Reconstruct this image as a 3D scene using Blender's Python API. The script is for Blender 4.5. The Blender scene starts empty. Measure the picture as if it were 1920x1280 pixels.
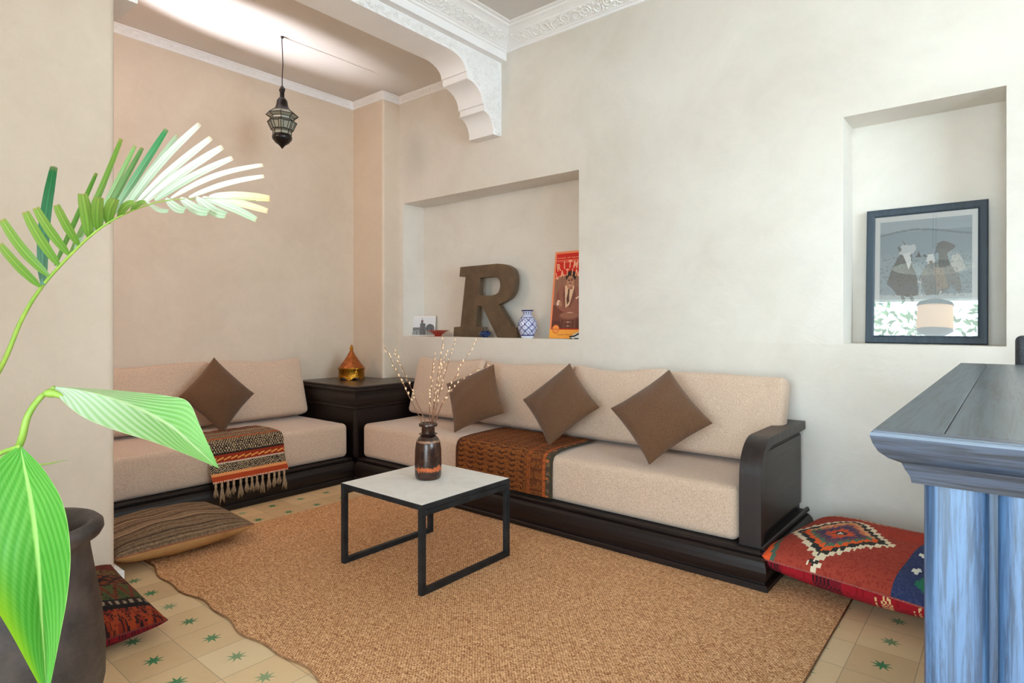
import bpy, bmesh, math, random
import numpy as np
from mathutils import Vector, Matrix
random.seed(7); RNG = np.random.RandomState(11)
SC = bpy.context.scene; COL = SC.collection
PI = math.pi; R = math.radians

# ------------------------------------------------------------------ camera, world, light, exposure
cam_d = bpy.data.cameras.new('camera'); cam = bpy.data.objects.new('camera', cam_d); COL.objects.link(cam)
cam.location = (0, 0, 1.2); cam.rotation_euler = (R(90), 0, math.atan2(.638, .770))
cam_d.sensor_width = 36; cam_d.lens = 1131 / 1920 * 36; cam_d.shift_y = -32.5 / 1920; cam_d.clip_start = .02
SC.camera = cam
SC.view_settings.view_transform = 'Standard'; SC.view_settings.look = 'None'
SC.view_settings.gamma = 1; SC.view_settings.use_curve_mapping = False
SC.view_settings.exposure = 0.08
SC.cycles.diffuse_bounces = 8; SC.cycles.max_bounces = 14; SC.cycles.sample_clamp_indirect = 6
SC.cycles.caustics_reflective = False; SC.cycles.caustics_refractive = False
w = bpy.data.worlds.new('sky'); SC.world = w; w.use_nodes = True
bg = w.node_tree.nodes['Background']; bg.inputs[0].default_value = (.73, .92, 1.06, 1); bg.inputs[1].default_value = 14

def light(name, kind, loc, target, energy, color, **kw):
    d = bpy.data.lights.new(name, kind); o = bpy.data.objects.new(name, d); COL.objects.link(o)
    o.location = loc; o.rotation_euler = (Vector(target) - Vector(loc)).to_track_quat('-Z', 'Y').to_euler()
    d.energy = energy; d.color = color
    for k, v in kw.items(): setattr(d, k, v)
    return o
# daylight at the wide garden opening behind the camera; the lamps after it are added
p = light('daylight_portal', 'AREA', (-.225, -2.1, 1.2), (-.225, 0, 1.2), 1, (1, 1, 1), shape='RECTANGLE', size=3.05, size_y=2.4)
p.data.cycles.is_portal = True
light('side_cool_fill', 'AREA', (2.95, 1.2, 1.9), (.2, 3.2, 1.2), 5, (.80, 1, .98), shape='RECTANGLE', size=2.2, size_y=2.0, spread=R(75))  # added cool fill in the unseen side opening, brightens the right wall
light('room_warm_fill', 'AREA', (1.1, -.6, 3.2), (-2.2, 2.4, .3), 16, (1, .84, .68), shape='DISK', size=1.2)  # added warm fill; no ceiling lamp hangs here
light('alcove_warm_fill', 'AREA', (-4.0, -.6, 2.6), (-4.3, 3.0, 2.3), 26, (1, .76, .60), shape='DISK', size=.7)  # added warm fill inside the alcove, not a lamp of the room
light('alcove_streak_spot', 'SPOT', (-4.1, -1.0, 2.2), (-4.16, 2.05, 3.3), 2600, (.95, .94, 1), spot_size=R(13.5), spot_blend=1, shadow_soft_size=.03)  # spot added to throw the alcove ceiling streak; no window is built

# ------------------------------------------------------------------ colour and material helpers
def lin(c):
    c = np.asarray(c, float) / 255.
    return np.where(c <= .04045, c / 12.92, ((c + .055) / 1.055) ** 2.4)
def L4(c): return tuple(float(t) for t in lin(c)) + (1,)

class N:
    def __init__(s, name):
        s.m = bpy.data.materials.new(name); s.m.use_nodes = True; s.t = s.m.node_tree
        s.b = s.t.nodes['Principled BSDF']; s.out = s.t.nodes['Material Output']; s._tc = None
    def n(s, kind, **kw):
        x = s.t.nodes.new(kind)
        for k, v in kw.items(): setattr(x, k, v)
        return x
    def ln(s, a, b): s.t.links.new(a, b)
    def tc(s):
        if not s._tc: s._tc = s.n('ShaderNodeTexCoord')
        return s._tc.outputs['Object']
    def map(s, scale=(1, 1, 1), rot=(0, 0, 0), loc=(0, 0, 0)):
        m = s.n('ShaderNodeMapping'); s.ln(s.tc(), m.inputs[0]); m.inputs['Scale'].default_value = scale
        m.inputs['Rotation'].default_value = rot; m.inputs['Location'].default_value = loc
        return m.outputs[0]
    def noise(s, vec, scale, detail=3, rough=.5, dist=0):
        x = s.n('ShaderNodeTexNoise'); s.ln(vec, x.inputs['Vector']); x.inputs['Scale'].default_value = scale
        x.inputs['Detail'].default_value = detail; x.inputs['Roughness'].default_value = rough; x.inputs['Distortion'].default_value = dist
        return x.outputs['Fac']
    def ramp(s, fac, stops):
        x = s.n('ShaderNodeValToRGB'); s.ln(fac, x.inputs[0]); e = x.color_ramp.elements
        while len(e) < len(stops): e.new(.5)
        for i, (p, c) in enumerate(stops):
            e[i].position = p; e[i].color = c if len(c) == 4 else L4(c)
        return x.outputs[0]
    def math(s, op, a, b=None, c=None, clamp=False):
        x = s.n('ShaderNodeMath', operation=op, use_clamp=clamp)
        for i, v in enumerate((a, b, c)):
            if v is None: continue
            if isinstance(v, (int, float)): x.inputs[i].default_value = v
            else: s.ln(v, x.inputs[i])
        return x.outputs[0]
    def mix(s, fac, a, b, mode='MIX'):
        x = s.n('ShaderNodeMix', data_type='RGBA', blend_type=mode)
        for sock, v in ((x.inputs[0], fac), (x.inputs[6], a), (x.inputs[7], b)):
            if isinstance(v, (int, float)): sock.default_value = v
            elif isinstance(v, (tuple, list)): sock.default_value = v if len(v) == 4 else L4(v)
            else: s.ln(v, sock)
        return x.outputs[2]
    def bump(s, h, strength=.3, dist=.01, prev=None):
        x = s.n('ShaderNodeBump'); s.ln(h, x.inputs['Height']); x.inputs['Strength'].default_value = strength
        x.inputs['Distance'].default_value = dist
        if prev is not None: s.ln(prev, x.inputs['Normal'])
        return x.outputs[0]
    def fin(s, col=None, rough=.6, metal=0, normal=None, coat=0, spec=None, sheen=0):
        b = s.b
        if col is not None:
            if isinstance(col, (tuple, list)): b.inputs['Base Color'].default_value = col if len(col) == 4 else L4(col)
            else: s.ln(col, b.inputs['Base Color'])
        if isinstance(rough, (int, float)): b.inputs['Roughness'].default_value = rough
        else: s.ln(rough, b.inputs['Roughness'])
        b.inputs['Metallic'].default_value = metal
        if coat: b.inputs['Coat Weight'].default_value = coat; b.inputs['Coat Roughness'].default_value = .25
        if spec is not None: b.inputs['Specular IOR Level'].default_value = spec
        if sheen: b.inputs['Sheen Weight'].default_value = sheen
        if normal is not None: s.ln(normal, b.inputs['Normal'])
        return s.m

def plain(name, c, rough=.6, metal=0, coat=0, amt=.0, nscale=8, c2=None, bump=0, bscale=60, bdist=.003, spec=None):
    m = N(name); v = m.map(); col = c
    if c2 is not None:
        col = m.ramp(m.noise(v, nscale, 4, .6), [(.3, c), (.7, c2)])
    nm = m.bump(m.noise(v, bscale, 3), bump, bdist) if bump else None
    return m.fin(col, rough, metal, nm, coat, spec)

def tadelakt(name, c1, c2, rough=.55):
    m = N(name); v = m.map(); n1 = m.noise(v, 1.6, 6, .62, .6); n2 = m.noise(v, 7, 5, .7, 1.2)
    a = m.ramp(n1, [(.32, c1), (.68, c2)]); b = m.mix(m.math('MULTIPLY', n2, .22), a, (255, 240, 222))
    nm = m.bump(m.noise(v, 5, 6, .6, .8), .35, .012); nm = m.bump(m.noise(v, 60, 2), .08, .002, nm)
    rr = m.math('MULTIPLY_ADD', n2, .25, rough - .12)
    return m.fin(b, rr, 0, nm, 0, .35)

def fabric(name, c1, c2, scale=420, bump=.5):
    m = N(name); v = m.map(); n1 = m.noise(v, scale, 2, .7); n0 = m.noise(v, 2.2, 2)
    col = m.ramp(n1, [(.28, c1), (.72, c2)])
    col = m.mix(m.math('MULTIPLY', n0, .16), col, tuple(max(0, t - 35) for t in c1))
    vv = m.n('ShaderNodeTexVoronoi'); m.ln(v, vv.inputs['Vector']); vv.inputs['Scale'].default_value = scale * .9
    nm = m.bump(vv.outputs['Distance'], bump, .0015)
    return m.fin(col, .95, 0, nm, 0, .15, .25)

def darkwood(name, c1=(24, 16, 14), c2=(52, 32, 26), axis='X', rough=.42, coat=.08, gs=1.0):
    m = N(name)
    sc = {'X': (1.2, 26, 26), 'Y': (26, 1.2, 26), 'Z': (26, 26, 1.2)}[axis]
    v = m.map(tuple(gs * t for t in sc)); n1 = m.noise(v, 1.6, 6, .65, .8); n2 = m.noise(m.map(), 3.0, 3)
    col = m.ramp(n1, [(.3, c1), (.72, c2)])
    col = m.mix(m.math('MULTIPLY', n2, .25), col, tuple(min(255, int(t * 1.5)) for t in c2))
    rr = m.math('MULTIPLY_ADD', n1, .25, rough - .1)
    nm = m.bump(n1, .22, .002)
    return m.fin(col, rr, 0, nm, coat, .36)

def vcol(name, rough=.9, weave=0, wdist=.0015, coat=0, trans=0, noise=.12, spec=.3, metal=0):
    """colour from the mesh's own painted pattern, with a little thread-to-thread variation"""
    m = N(name); a = m.n('ShaderNodeAttribute', attribute_name='Col'); v = m.map()
    col = a.outputs['Color']
    if noise:
        f = m.math('MULTIPLY_ADD', m.noise(v, 260, 2, .7), noise * 2, 1 - noise)
        h = m.n('ShaderNodeHueSaturation'); m.ln(col, h.inputs['Color']); m.ln(f, h.inputs['Value']); col = h.outputs[0]
    nm = None
    if weave:
        vv = m.n('ShaderNodeTexVoronoi'); m.ln(v, vv.inputs['Vector']); vv.inputs['Scale'].default_value = weave
        nm = m.bump(vv.outputs['Distance'], .6, wdist)
    mm = m.fin(col, rough, metal, nm, coat, spec)
    if trans:
        t = m.n('ShaderNodeBsdfTranslucent'); m.ln(col, t.inputs[0]); mx = m.n('ShaderNodeMixShader'); mx.inputs[0].default_value = trans
        m.ln(m.b.outputs[0], mx.inputs[1]); m.ln(t.outputs[0], mx.inputs[2]); m.ln(mx.outputs[0], m.out.inputs[0])
    return mm

# ------------------------------------------------------------------ object helpers
def obj(name, me, mat=None, parent=None, smooth=None, loc=None, rot=None, mtx=None):
    if isinstance(me, bmesh.types.BMesh):
        bm = me; me = bpy.data.meshes.new(name); bm.to_mesh(me); bm.free()
    o = bpy.data.objects.new(name, me); COL.objects.link(o)
    if mat is not None:
        me.materials.clear()
        for x in (mat if isinstance(mat, (list, tuple)) else [mat]): me.materials.append(x)
    if smooth: me.shade_smooth()
    if smooth and smooth is not True: 
        me.shade_smooth(); me.set_sharp_from_angle(angle=R(smooth))
    if parent: o.parent = parent
    if loc is not None: o.location = loc
    if rot is not None: o.rotation_euler = rot
    if mtx is not None: o.matrix_local = mtx
    return o
def tag(o, label=None, cat=None, group=None, kind=None):
    if label: o['label'] = label
    if cat: o['category'] = cat
    if group: o['group'] = group
    if kind: o['kind'] = kind
    return o
def thing(name, label, cat, loc=(0, 0, 0), rz=0, group=None, mtx=None):
    o = bpy.data.objects.new(name, None); COL.objects.link(o); o.empty_display_size = .05
    o.location = loc; o.rotation_euler = (0, 0, rz)
    if mtx is not None: o.matrix_world = mtx
    return tag(o, label, cat, group)
def struct(name, me, mat, parent=None, **k):
    o = obj(name, me, mat, parent, **k)
    if not parent: o['kind'] = 'structure'
    return o
def copy_tree(o, parent=None):
    c = o.copy(); COL.objects.link(c)
    if parent: c.parent = parent
    for ch in [x for x in bpy.data.objects if x.parent == o]: copy_tree(ch, c)
    return c

def box(bm, x0, x1, y0, y1, z0, z1, bev=0, seg=2):
    r = bmesh.ops.create_cube(bm, size=1); vs = r['verts']
    for v in vs:
        v.co = Vector(((x0 + x1) / 2 + v.co.x * (x1 - x0), (y0 + y1) / 2 + v.co.y * (y1 - y0), (z0 + z1) / 2 + v.co.z * (z1 - z0)))
    if bev:
        es = list({e for v in vs for e in v.link_edges})
        bmesh.ops.bevel(bm, geom=es, offset=bev, segments=seg, profile=.6, affect='EDGES')
    return bm
def nb(): return bmesh.new()
def lathe(prof, seg=40, caps=True, flat=False):
    bm = nb(); rings = []
    for r, z in prof:
        if r < 1e-5: rings.append([bm.verts.new((0, 0, z))])
        else: rings.append([bm.verts.new((r * math.cos(2 * PI * i / seg), r * math.sin(2 * PI * i / seg), z)) for i in range(seg)])
    for a, b in zip(rings[:-1], rings[1:]):
        for i in range(seg):
            j = (i + 1) % seg
            if len(a) == 1 and len(b) > 1: bm.faces.new((a[0], b[j], b[i]))
            elif len(b) == 1 and len(a) > 1: bm.faces.new((a[i], a[j], b[0]))
            elif len(a) > 1 and len(b) > 1: bm.faces.new((a[i], a[j], b[j], b[i]))
    bmesh.ops.recalc_face_normals(bm, faces=bm.faces)
    return bm
def tube(bm, pts, rad, seg=8, cap=True):
    pts = [Vector(p) for p in pts]; n = len(pts)
    rad = [rad] * n if isinstance(rad, (int, float)) else rad
    rings = []; up = Vector((0, 0, 1)); prev = None
    for i, p in enumerate(pts):
        t = (pts[min(i + 1, n - 1)] - pts[max(i - 1, 0)]).normalized()
        if prev is None:
            a = t.cross(up); a = t.cross(Vector((1, 0, 0))) if a.length < .05 else a
        else: a = prev - t * prev.dot(t)
        a.normalize(); prev = a; b = t.cross(a)
        rings.append([bm.verts.new(p + (a * math.cos(2 * PI * k / seg) + b * math.sin(2 * PI * k / seg)) * rad[i]) for k in range(seg)])
    for q, r in zip(rings[:-1], rings[1:]):
        for k in range(seg): bm.faces.new((q[k], q[(k + 1) % seg], r[(k + 1) % seg], r[k]))
    if cap: bm.faces.new(rings[0][::-1]); bm.faces.new(rings[-1])
    return bm
def prism(bm, poly, axis, a0, a1, holes=None):
    """polygon in the plane across `axis`, extruded from a0 to a1"""
    def P(p, a):
        return {'x': (a, p[0], p[1]), 'y': (p[0], a, p[1]), 'z': (p[0], p[1], a)}[axis]
    loops = [poly] + (holes or [])
    for lp in loops:
        A = [bm.verts.new(P(p, a0)) for p in lp]; B = [bm.verts.new(P(p, a1)) for p in lp]
        for i in range(len(lp)):
            j = (i + 1) % len(lp); bm.faces.new((A[i], A[j], B[j], B[i]))
        if not holes: bm.faces.new(A[::-1]); bm.faces.new(B)
        else:
            lp_e = [[bm.edges.get((A[i], A[(i + 1) % len(lp)])) for i in range(len(lp))], [bm.edges.get((B[i], B[(i + 1) % len(lp)])) for i in range(len(lp))]]
            try: acc[0] += lp_e[0]; acc[1] += lp_e[1]
            except NameError: acc = [list(lp_e[0]), list(lp_e[1])]
    if holes:
        for es in acc: bmesh.ops.triangle_fill(bm, edges=es, use_beauty=True)
    bmesh.ops.recalc_face_normals(bm, faces=bm.faces)
    return bm
def loft(loops, closed=True, capa=True, capb=True):
    bm = nb(); R_ = [[bm.verts.new(p) for p in lp] for lp in loops]; n = len(loops[0])
    for a, b in zip(R_[:-1], R_[1:]):
        for i in range(n if closed else n - 1):
            j = (i + 1) % n; bm.faces.new((a[i], a[j], b[j], b[i]))
    if capa: bm.faces.new(R_[0][::-1])
    if capb: bm.faces.new(R_[-1])
    bmesh.ops.recalc_face_normals(bm, faces=bm.faces)
    return bm
def arc(cx, cy, r, a0, a1, n=8):
    return [(cx + r * math.cos(R(a0 + (a1 - a0) * i / n)), cy + r * math.sin(R(a0 + (a1 - a0) * i / n))) for i in range(n + 1)]

def gridmesh(name, us, vs, fpos, fcol=None, blend=False):
    """surface over (u,v); fpos(U,V)->xyz arrays, fcol(U,V)->rgb 0..255 per face (the thing's own pattern)"""
    U, V = np.meshgrid(us, vs); X, Y, Z = fpos(U, V)
    co = np.stack([X, Y, Z], -1).reshape(-1, 3); nu, nv = len(us), len(vs)
    i = np.arange(nv - 1)[:, None] * nu + np.arange(nu - 1)[None, :]
    f = np.stack([i, i + 1, i + 1 + nu, i + nu], -1).reshape(-1, 4)
    me = bpy.data.meshes.new(name); me.from_pydata(co.tolist(), [], f.tolist())
    if fcol is not None and blend:
        c = lin(fcol(U, V).reshape(-1, 3)); c4 = np.ones((len(c), 4)); c4[:, :3] = c
        at = me.color_attributes.new('Col', 'FLOAT_COLOR', 'POINT'); at.data.foreach_set('color', c4.ravel())
    elif fcol is not None:
        cu = (np.array(us)[:-1] + np.array(us)[1:]) / 2; cv = (np.array(vs)[:-1] + np.array(vs)[1:]) / 2
        CU, CV = np.meshgrid(cu, cv); c = lin(fcol(CU, CV).reshape(-1, 3))
        c4 = np.ones((len(c) * 4, 4)); c4[:, :3] = np.repeat(c, 4, axis=0)
        at = me.color_attributes.new('Col', 'FLOAT_COLOR', 'CORNER'); at.data.foreach_set('color', c4.ravel())
    me.update()
    return me
def edge_samples(L, r, n=10, k=6):
    e = [r * (1 - math.cos(PI / 2 * i / k)) for i in range(k + 1)]
    mid = list(np.linspace(r, L - r, n + 1))[1:-1]
    return np.array(e + mid + [L - t for t in e[::-1]])
def g_(d, r): 
    q = np.clip(d / r, 0, 1); return np.sqrt(np.clip(1 - (1 - q) ** 2, 0, 1))
def cushion_bm(Lx, Ly, T, r, crown=.0, wob=.0, seed=0, nx=16, ny=10, pinch=0, dip=0, nz=3):
    """upholstered block centred on the origin with rounded edges of radius r, softly crowned and dented"""
    rs = np.random.RandomState(seed); ph = rs.rand(8) * 6.3; H = (Lx / 2, Ly / 2, T / 2); bm = nb()
    ax = [edge_samples(Lx, r, nx, 4) - H[0], edge_samples(Ly, r, ny, 4) - H[1], edge_samples(T, r, nz, 4) - H[2]]; cache = {}
    def vert(p):
        k = tuple(round(c, 5) for c in p)
        if k in cache: return cache[k]
        P = np.array(p, float); I = np.clip(P, [-(h - r) for h in H], [h - r for h in H]); D = P - I; n = np.linalg.norm(D)
        if n > 1e-9: P = I + D / n * r
        u, v, w_ = P[0] / H[0], P[1] / H[1], P[2] / H[2]; q = max(0, 1 - u * u) * max(0, 1 - v * v)
        P[2] += w_ * (crown * q ** .7 + wob * (math.sin(7 * u + ph[0]) * math.cos(5 * v + ph[1]) + .6 * math.sin(13 * u + ph[2] + 4 * v)))
        P[0] *= 1 - pinch * (1 - v * v); P[1] *= 1 - pinch * (1 - u * u)
        if dip: P[1] += -dip * (1 - abs(u) ** 1.6) * (v + 1) / 2 + dip * .5 * math.sin(3 * u + ph[3]) * (v + 1) / 2
        cache[k] = bm.verts.new(P); return cache[k]
    for a_ in range(3):
        b_, c_ = (a_ + 1) % 3, (a_ + 2) % 3
        for s_ in (-1, 1):
            for i in range(len(ax[b_]) - 1):
                for j in range(len(ax[c_]) - 1):
                    q = []
                    for ii, jj in ((i, j), (i + 1, j), (i + 1, j + 1), (i, j + 1)):
                        p = [0, 0, 0]; p[a_] = s_ * H[a_]; p[b_] = ax[b_][ii]; p[c_] = ax[c_][jj]; q.append(vert(p))
                    if len(set(q)) == 4: bm.faces.new(q if s_ > 0 else q[::-1])
    return bm
def pillow_pos(a, b, t, k=.09, e=.5, side=1, sag=0, seed=0, wr=.004):
    rs = np.random.RandomState(seed); ph = rs.rand(6) * 6.3
    def f(U, V):
        X = a * U * (1 - k * (1 - V ** 2)); Y = b * V * (1 - k * (1 - U ** 2))
        q = np.clip((1 - U ** 2) * (1 - V ** 2), 0, 1)
        Z = side * t * q ** e + sag * (1 - np.abs(U)) * 0
        Z = Z + wr * q ** .5 * (np.sin(6 * U + 3 * V + ph[0]) + np.sin(9 * V - 4 * U + ph[1]) + .7 * np.sin(17 * U + ph[2]) * (V ** 2))
        return X, Y, Z
    return f
def basis(c, az, tilt, roll):
    return Matrix.Translation(Vector(c)) @ Matrix.Rotation(R(az), 4, 'Z') @ Matrix.Rotation(R(tilt), 4, 'X') @ Matrix.Rotation(R(roll), 4, 'Z')
def boolean(o, cutters, bev=0, seg=3):
    for c in cutters:
        m = o.modifiers.new('b', 'BOOLEAN'); m.operation = 'DIFFERENCE'; m.object = c; m.solver = 'EXACT'
    if bev:
        m = o.modifiers.new('v', 'BEVEL'); m.width = bev; m.segments = seg; m.limit_method = 'ANGLE'; m.angle_limit = R(40); m.harden_normals = False
    dg = bpy.context.evaluated_depsgraph_get(); me = bpy.data.meshes.new_from_object(o.evaluated_get(dg))
    o.modifiers.clear(); o.data = me; me.shade_smooth(); me.set_sharp_from_angle(angle=R(35))
    for c in cutters: bpy.data.objects.remove(c)
def cutter(x0, x1, y0, y1, z0, z1):
    return obj('cutter', box(nb(), x0, x1, y0, y1, z0, z1))
def inpoly(poly, X, Y):
    r = np.zeros(X.shape, bool); n = len(poly)
    for i in range(n):
        x1, y1 = poly[i]; x2, y2 = poly[(i + 1) % n]
        if y1 == y2: continue
        c = ((y1 > Y) != (y2 > Y)) & (X < (x2 - x1) * (Y - y1) / (y2 - y1) + x1); r ^= c
    return r
def ell(cx, cy, rx, ry, X, Y): return ((X - cx) / rx) ** 2 + ((Y - cy) / ry) ** 2 < 1
def setc(C, mask, c): C[mask] = c
def text_mesh(s, size, mat, parent, name, mtx, ext=.0006, shear=0):
    c = bpy.data.curves.new('t', 'FONT'); c.body = s; c.size = size; c.align_x = 'CENTER'; c.align_y = 'CENTER'; c.extrude = ext; c.shear = shear; c.offset = size * .03
    t = bpy.data.objects.new('t', c); COL.objects.link(t); dg = bpy.context.evaluated_depsgraph_get()
    me = bpy.data.meshes.new_from_object(t.evaluated_get(dg)); bpy.data.objects.remove(t)
    return me

# ------------------------------------------------------------------ materials
M = {}
M['wall'] = tadelakt('tadelakt_sand', (205, 198, 188), (216, 211, 203))
M['wall_in'] = tadelakt('tadelakt_alcove', (202, 183, 163), (212, 195, 176))
M['plaster'] = plain('white_plaster', (242, 240, 240), .75, c2=(236, 234, 234), nscale=3)
M['ceil'] = plain('ceiling_plaster', (214, 208, 204), .7, c2=(206, 200, 195), nscale=2)
M['ceil_in'] = plain('alcove_ceiling_plaster', (220, 213, 208), .5, c2=(212, 205, 199), nscale=2)
M['carved'] = plain('carved_plaster', (243, 241, 240), .8, bump=.5, bscale=220, bdist=.004)
M['sofa'] = fabric('sofa_linen', (164, 133, 112), (240, 215, 192), 330)
M['brown'] = fabric('brown_wool', (66, 42, 28), (130, 95, 68), 380)
M['wood'] = darkwood('ebony_stained_wood', (5, 3, 3), (28, 15, 12))
M['wood_y'] = darkwood('ebony_stained_wood_side', (5, 3, 3), (24, 13, 11), 'Y')
M['wood_arm'] = darkwood('ebony_stained_arm', (24, 19, 19), (46, 36, 34), 'Z', .4)
M['wood_panel'] = darkwood('ebony_stained_panel', (32, 29, 26), (54, 47, 41), 'Y', .45, .15)
M['iron'] = plain('dark_iron', (32, 36, 40), .45, .5, c2=(52, 56, 60), nscale=14, bump=.2, bscale=90)
M['black'] = plain('black_metal', (14, 11, 10), .3, .3, c2=(36, 28, 26), nscale=40)
M['brass'] = plain('chased_brass', (214, 150, 50), .32, 1, c2=(150, 96, 28), nscale=60, bump=.8, bscale=70, bdist=.006)
M['copper'] = plain('copper_lid', (206, 128, 78), .36, 1, c2=(150, 84, 44), nscale=30, bump=.5, bscale=60, bdist=.003)
M['rust'] = plain('bronzed_sheet', (84, 68, 54), .5, .35, c2=(112, 92, 70), nscale=9, bump=.15, bscale=30)
M['cream'] = plain('cream_catkin', (240, 208, 170), .9)
M['twig'] = plain('willow_bark', (110, 66, 44), .7, c2=(150, 104, 76), nscale=40)
M['fringe'] = plain('fringe_cotton', (176, 150, 120), .95, c2=(128, 104, 80), nscale=120, bump=.5, bscale=300)
M['pattern'] = vcol('woven_kilim', .95, 330, .002)
M['paper'] = vcol('printed_paper', .45, 0, noise=.03, spec=.4)
M['glaze'] = vcol('glazed_ceramic', .14, 0, coat=.5, noise=.0, spec=.5)
M['leaf'] = vcol('leaf', .34, 0, trans=.42, noise=.04, spec=.4)
M['stem'] = plain('green_stem', (150, 176, 70), .5, c2=(122, 158, 58), nscale=20)
M['pot'] = plain('dark_clay', (78, 66, 62), .5, c2=(42, 35, 34), nscale=11, bump=.6, bscale=22, bdist=.006)
M['soil'] = plain('potting_soil', (48, 36, 28), .95, bump=.8, bscale=60, bdist=.01)
M['redglaze'] = plain('red_glaze', (176, 48, 20), .25, coat=.4, c2=(150, 36, 16), nscale=20)
M['blueglaze'] = plain('blue_glaze', (22, 56, 110), .2, coat=.4, c2=(14, 34, 76), nscale=14)
M['tin'] = plain('tin', (160, 156, 150), .35, .9)
M['frame'] = darkwood('blue_black_frame', (28, 38, 48), (48, 60, 70), 'Z', .5, .1)
M['mat'] = plain('mount_board', (226, 232, 236), .8)
M['marble'] = None; M['oak'] = None

m = N('stone_table_top'); v = m.map(); n1 = m.noise(v, 4, 6, .65, 1.4); n2 = m.noise(v, 14, 4, .6, .5)
c = m.ramp(n1, [(.3, (222, 219, 214)), (.5, (236, 234, 230)), (.75, (228, 224, 218))]); c = m.mix(m.math('MULTIPLY', n2, .22), c, (204, 198, 190))
M['marble'] = m.fin(c, .55, 0, m.bump(n2, .08, .002), 0, .4)

def oak(name, axis, dark=(9, 13, 17), lite=(62, 77, 88)):
    m = N(name); sc = {'X': (1.0, 1, 1), 'Y': (1, 1, 1), 'Z': (1, 1, 1)}
    v = m.map({'Y': (34, 1.5, 34), 'X': (1.5, 34, 34), 'Z': (34, 34, 1.5)}[axis]); n = m.noise(v, 3.0, 5, .7, .9)
    pores = m.ramp(n, [(.40, dark), (.56, lite)])
    broad = m.noise(m.map({'Y': (8, .6, 8), 'X': (.6, 8, 8), 'Z': (8, 8, .6)}[axis]), 1.5, 3, .5, 1.0)
    c = m.mix(m.math('MULTIPLY', broad, .42), pores, tuple(min(255, int(t * 1.25)) for t in lite))
    f = m.n('ShaderNodeRGBToBW'); m.ln(pores, f.inputs[0])
    return m.fin(c, .33, 0, m.bump(f.outputs[0], .35, .002), .25, .6)
M['oak_y'] = oak('blackened_oak_y', 'Y'); M['oak_x'] = oak('blackened_oak_x', 'X', (14, 19, 30), (60, 72, 94)); M['oak_z'] = oak('blackened_oak_z', 'Z', (14, 26, 44), (72, 102, 140))  # the columns' lighter blue has sky sheen mixed into its base colour

# cement tiles with a green eight-pointed star
m = N('star_cement_tiles'); sep = m.n('ShaderNodeSeparateXYZ'); m.ln(m.tc(), sep.inputs[0])
TX, TY = .2005, .203
tx = m.math('DIVIDE', m.math('ADD', sep.outputs[0], .4527 + 40 * TX), TX); ty = m.math('DIVIDE', m.math('ADD', sep.outputs[1], -1.1455 + 40 * TY), TY)
fx = m.math('SUBTRACT', m.math('FRACT', tx), .5); fy = m.math('SUBTRACT', m.math('FRACT', ty), .5)
ix = m.math('FLOOR', tx); iy = m.math('FLOOR', ty)
cb = m.n('ShaderNodeCombineXYZ'); m.ln(ix, cb.inputs[0]); m.ln(iy, cb.inputs[1])
wn = m.n('ShaderNodeTexWhiteNoise'); m.ln(cb.outputs[0], wn.inputs['Vector'])
ang = m.math('ARCTAN2', fy, fx); rr = m.math('SQRT', m.math('ADD', m.math('MULTIPLY', fx, fx), m.math('MULTIPLY', fy, fy)))
tri = m.math('PINGPONG', m.math('ADD', ang, 10 * PI), PI / 8)
bound = m.math('DIVIDE', .19, m.math('MULTIPLY_ADD', tri, 4.4, 1.0))
wob = m.math('MULTIPLY_ADD', m.noise(m.map(), 60, 2), .03, -.015)
star = m.math('GREATER_THAN', m.math('ADD', bound, wob), rr)
gx = m.math('GREATER_THAN', m.math('ABSOLUTE', fx), .4935); gy = m.math('GREATER_THAN', m.math('ABSOLUTE', fy), .4935)
grout = m.math('MAXIMUM', gx, gy)
stain = m.noise(m.map(), 6, 6, .7, .8); cloud = m.noise(m.map(), 22, 4, .6)
base = m.ramp(wn.outputs['Value'], [(0, (200, 164, 122)), (.4, (222, 188, 145)), (.7, (228, 202, 162)), (1, (224, 178, 126))])
base = m.mix(m.math('MULTIPLY', stain, .45), base, (188, 156, 114)); base = m.mix(m.math('MULTIPLY', cloud, .25), base, (226, 206, 170))
green = m.mix(m.math('MULTIPLY_ADD', wn.outputs['Value'], .95, -.1, True), (44, 118, 74), (160, 168, 128))
col = m.mix(star, base, green); col = m.mix(grout, col, (160, 140, 112))
M['tiles'] = m.fin(col, m.math('MULTIPLY_ADD', stain, .3, .3), 0, m.bump(grout, -.4, .002), 0, .4)

# sisal rug
m = N('sisal_weave')
n1 = m.noise(m.map((88, 285, 60), (0, 0, R(6))), 1.0, 2, .7); n2 = m.noise(m.map((200, 90, 60), (0, 0, R(40))), 1.2, 2, .6)
sy = m.n('ShaderNodeSeparateXYZ'); m.ln(m.map((1, 1, 1), (0, 0, R(2))), sy.inputs[0])
wv = m.math('MULTIPLY_ADD', m.noise(m.map(), 9, 2), 9, m.math('MULTIPLY', sy.outputs[1], 2 * PI / .0068))
row = m.math('SINE', wv); st = m.math('SINE', m.math('MULTIPLY_ADD', sy.outputs[0], 2 * PI / .0136, m.math('MULTIPLY', wv, .5)))
f = m.math('ADD', m.math('MULTIPLY_ADD', n1, .62, m.math('MULTIPLY', n2, .38)), m.math('MULTIPLY_ADD', row, .05, m.math('MULTIPLY', st, .035))); big = m.noise(m.map(), 2.0, 3)
c = m.ramp(f, [(.37, (116, 68, 36)), (.5, (206, 150, 104)), (.62, (252, 210, 166))]); c = m.mix(m.math('MULTIPLY', big, .2), c, (190, 138, 98))
M['sisal'] = m.fin(c, .95, 0, m.bump(f, .9, .006), 0, .1)
M['sisal_edge'] = plain('sisal_binding', (168, 122, 82), .95, c2=(120, 82, 52), nscale=60, bump=.6, bscale=200)

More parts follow.
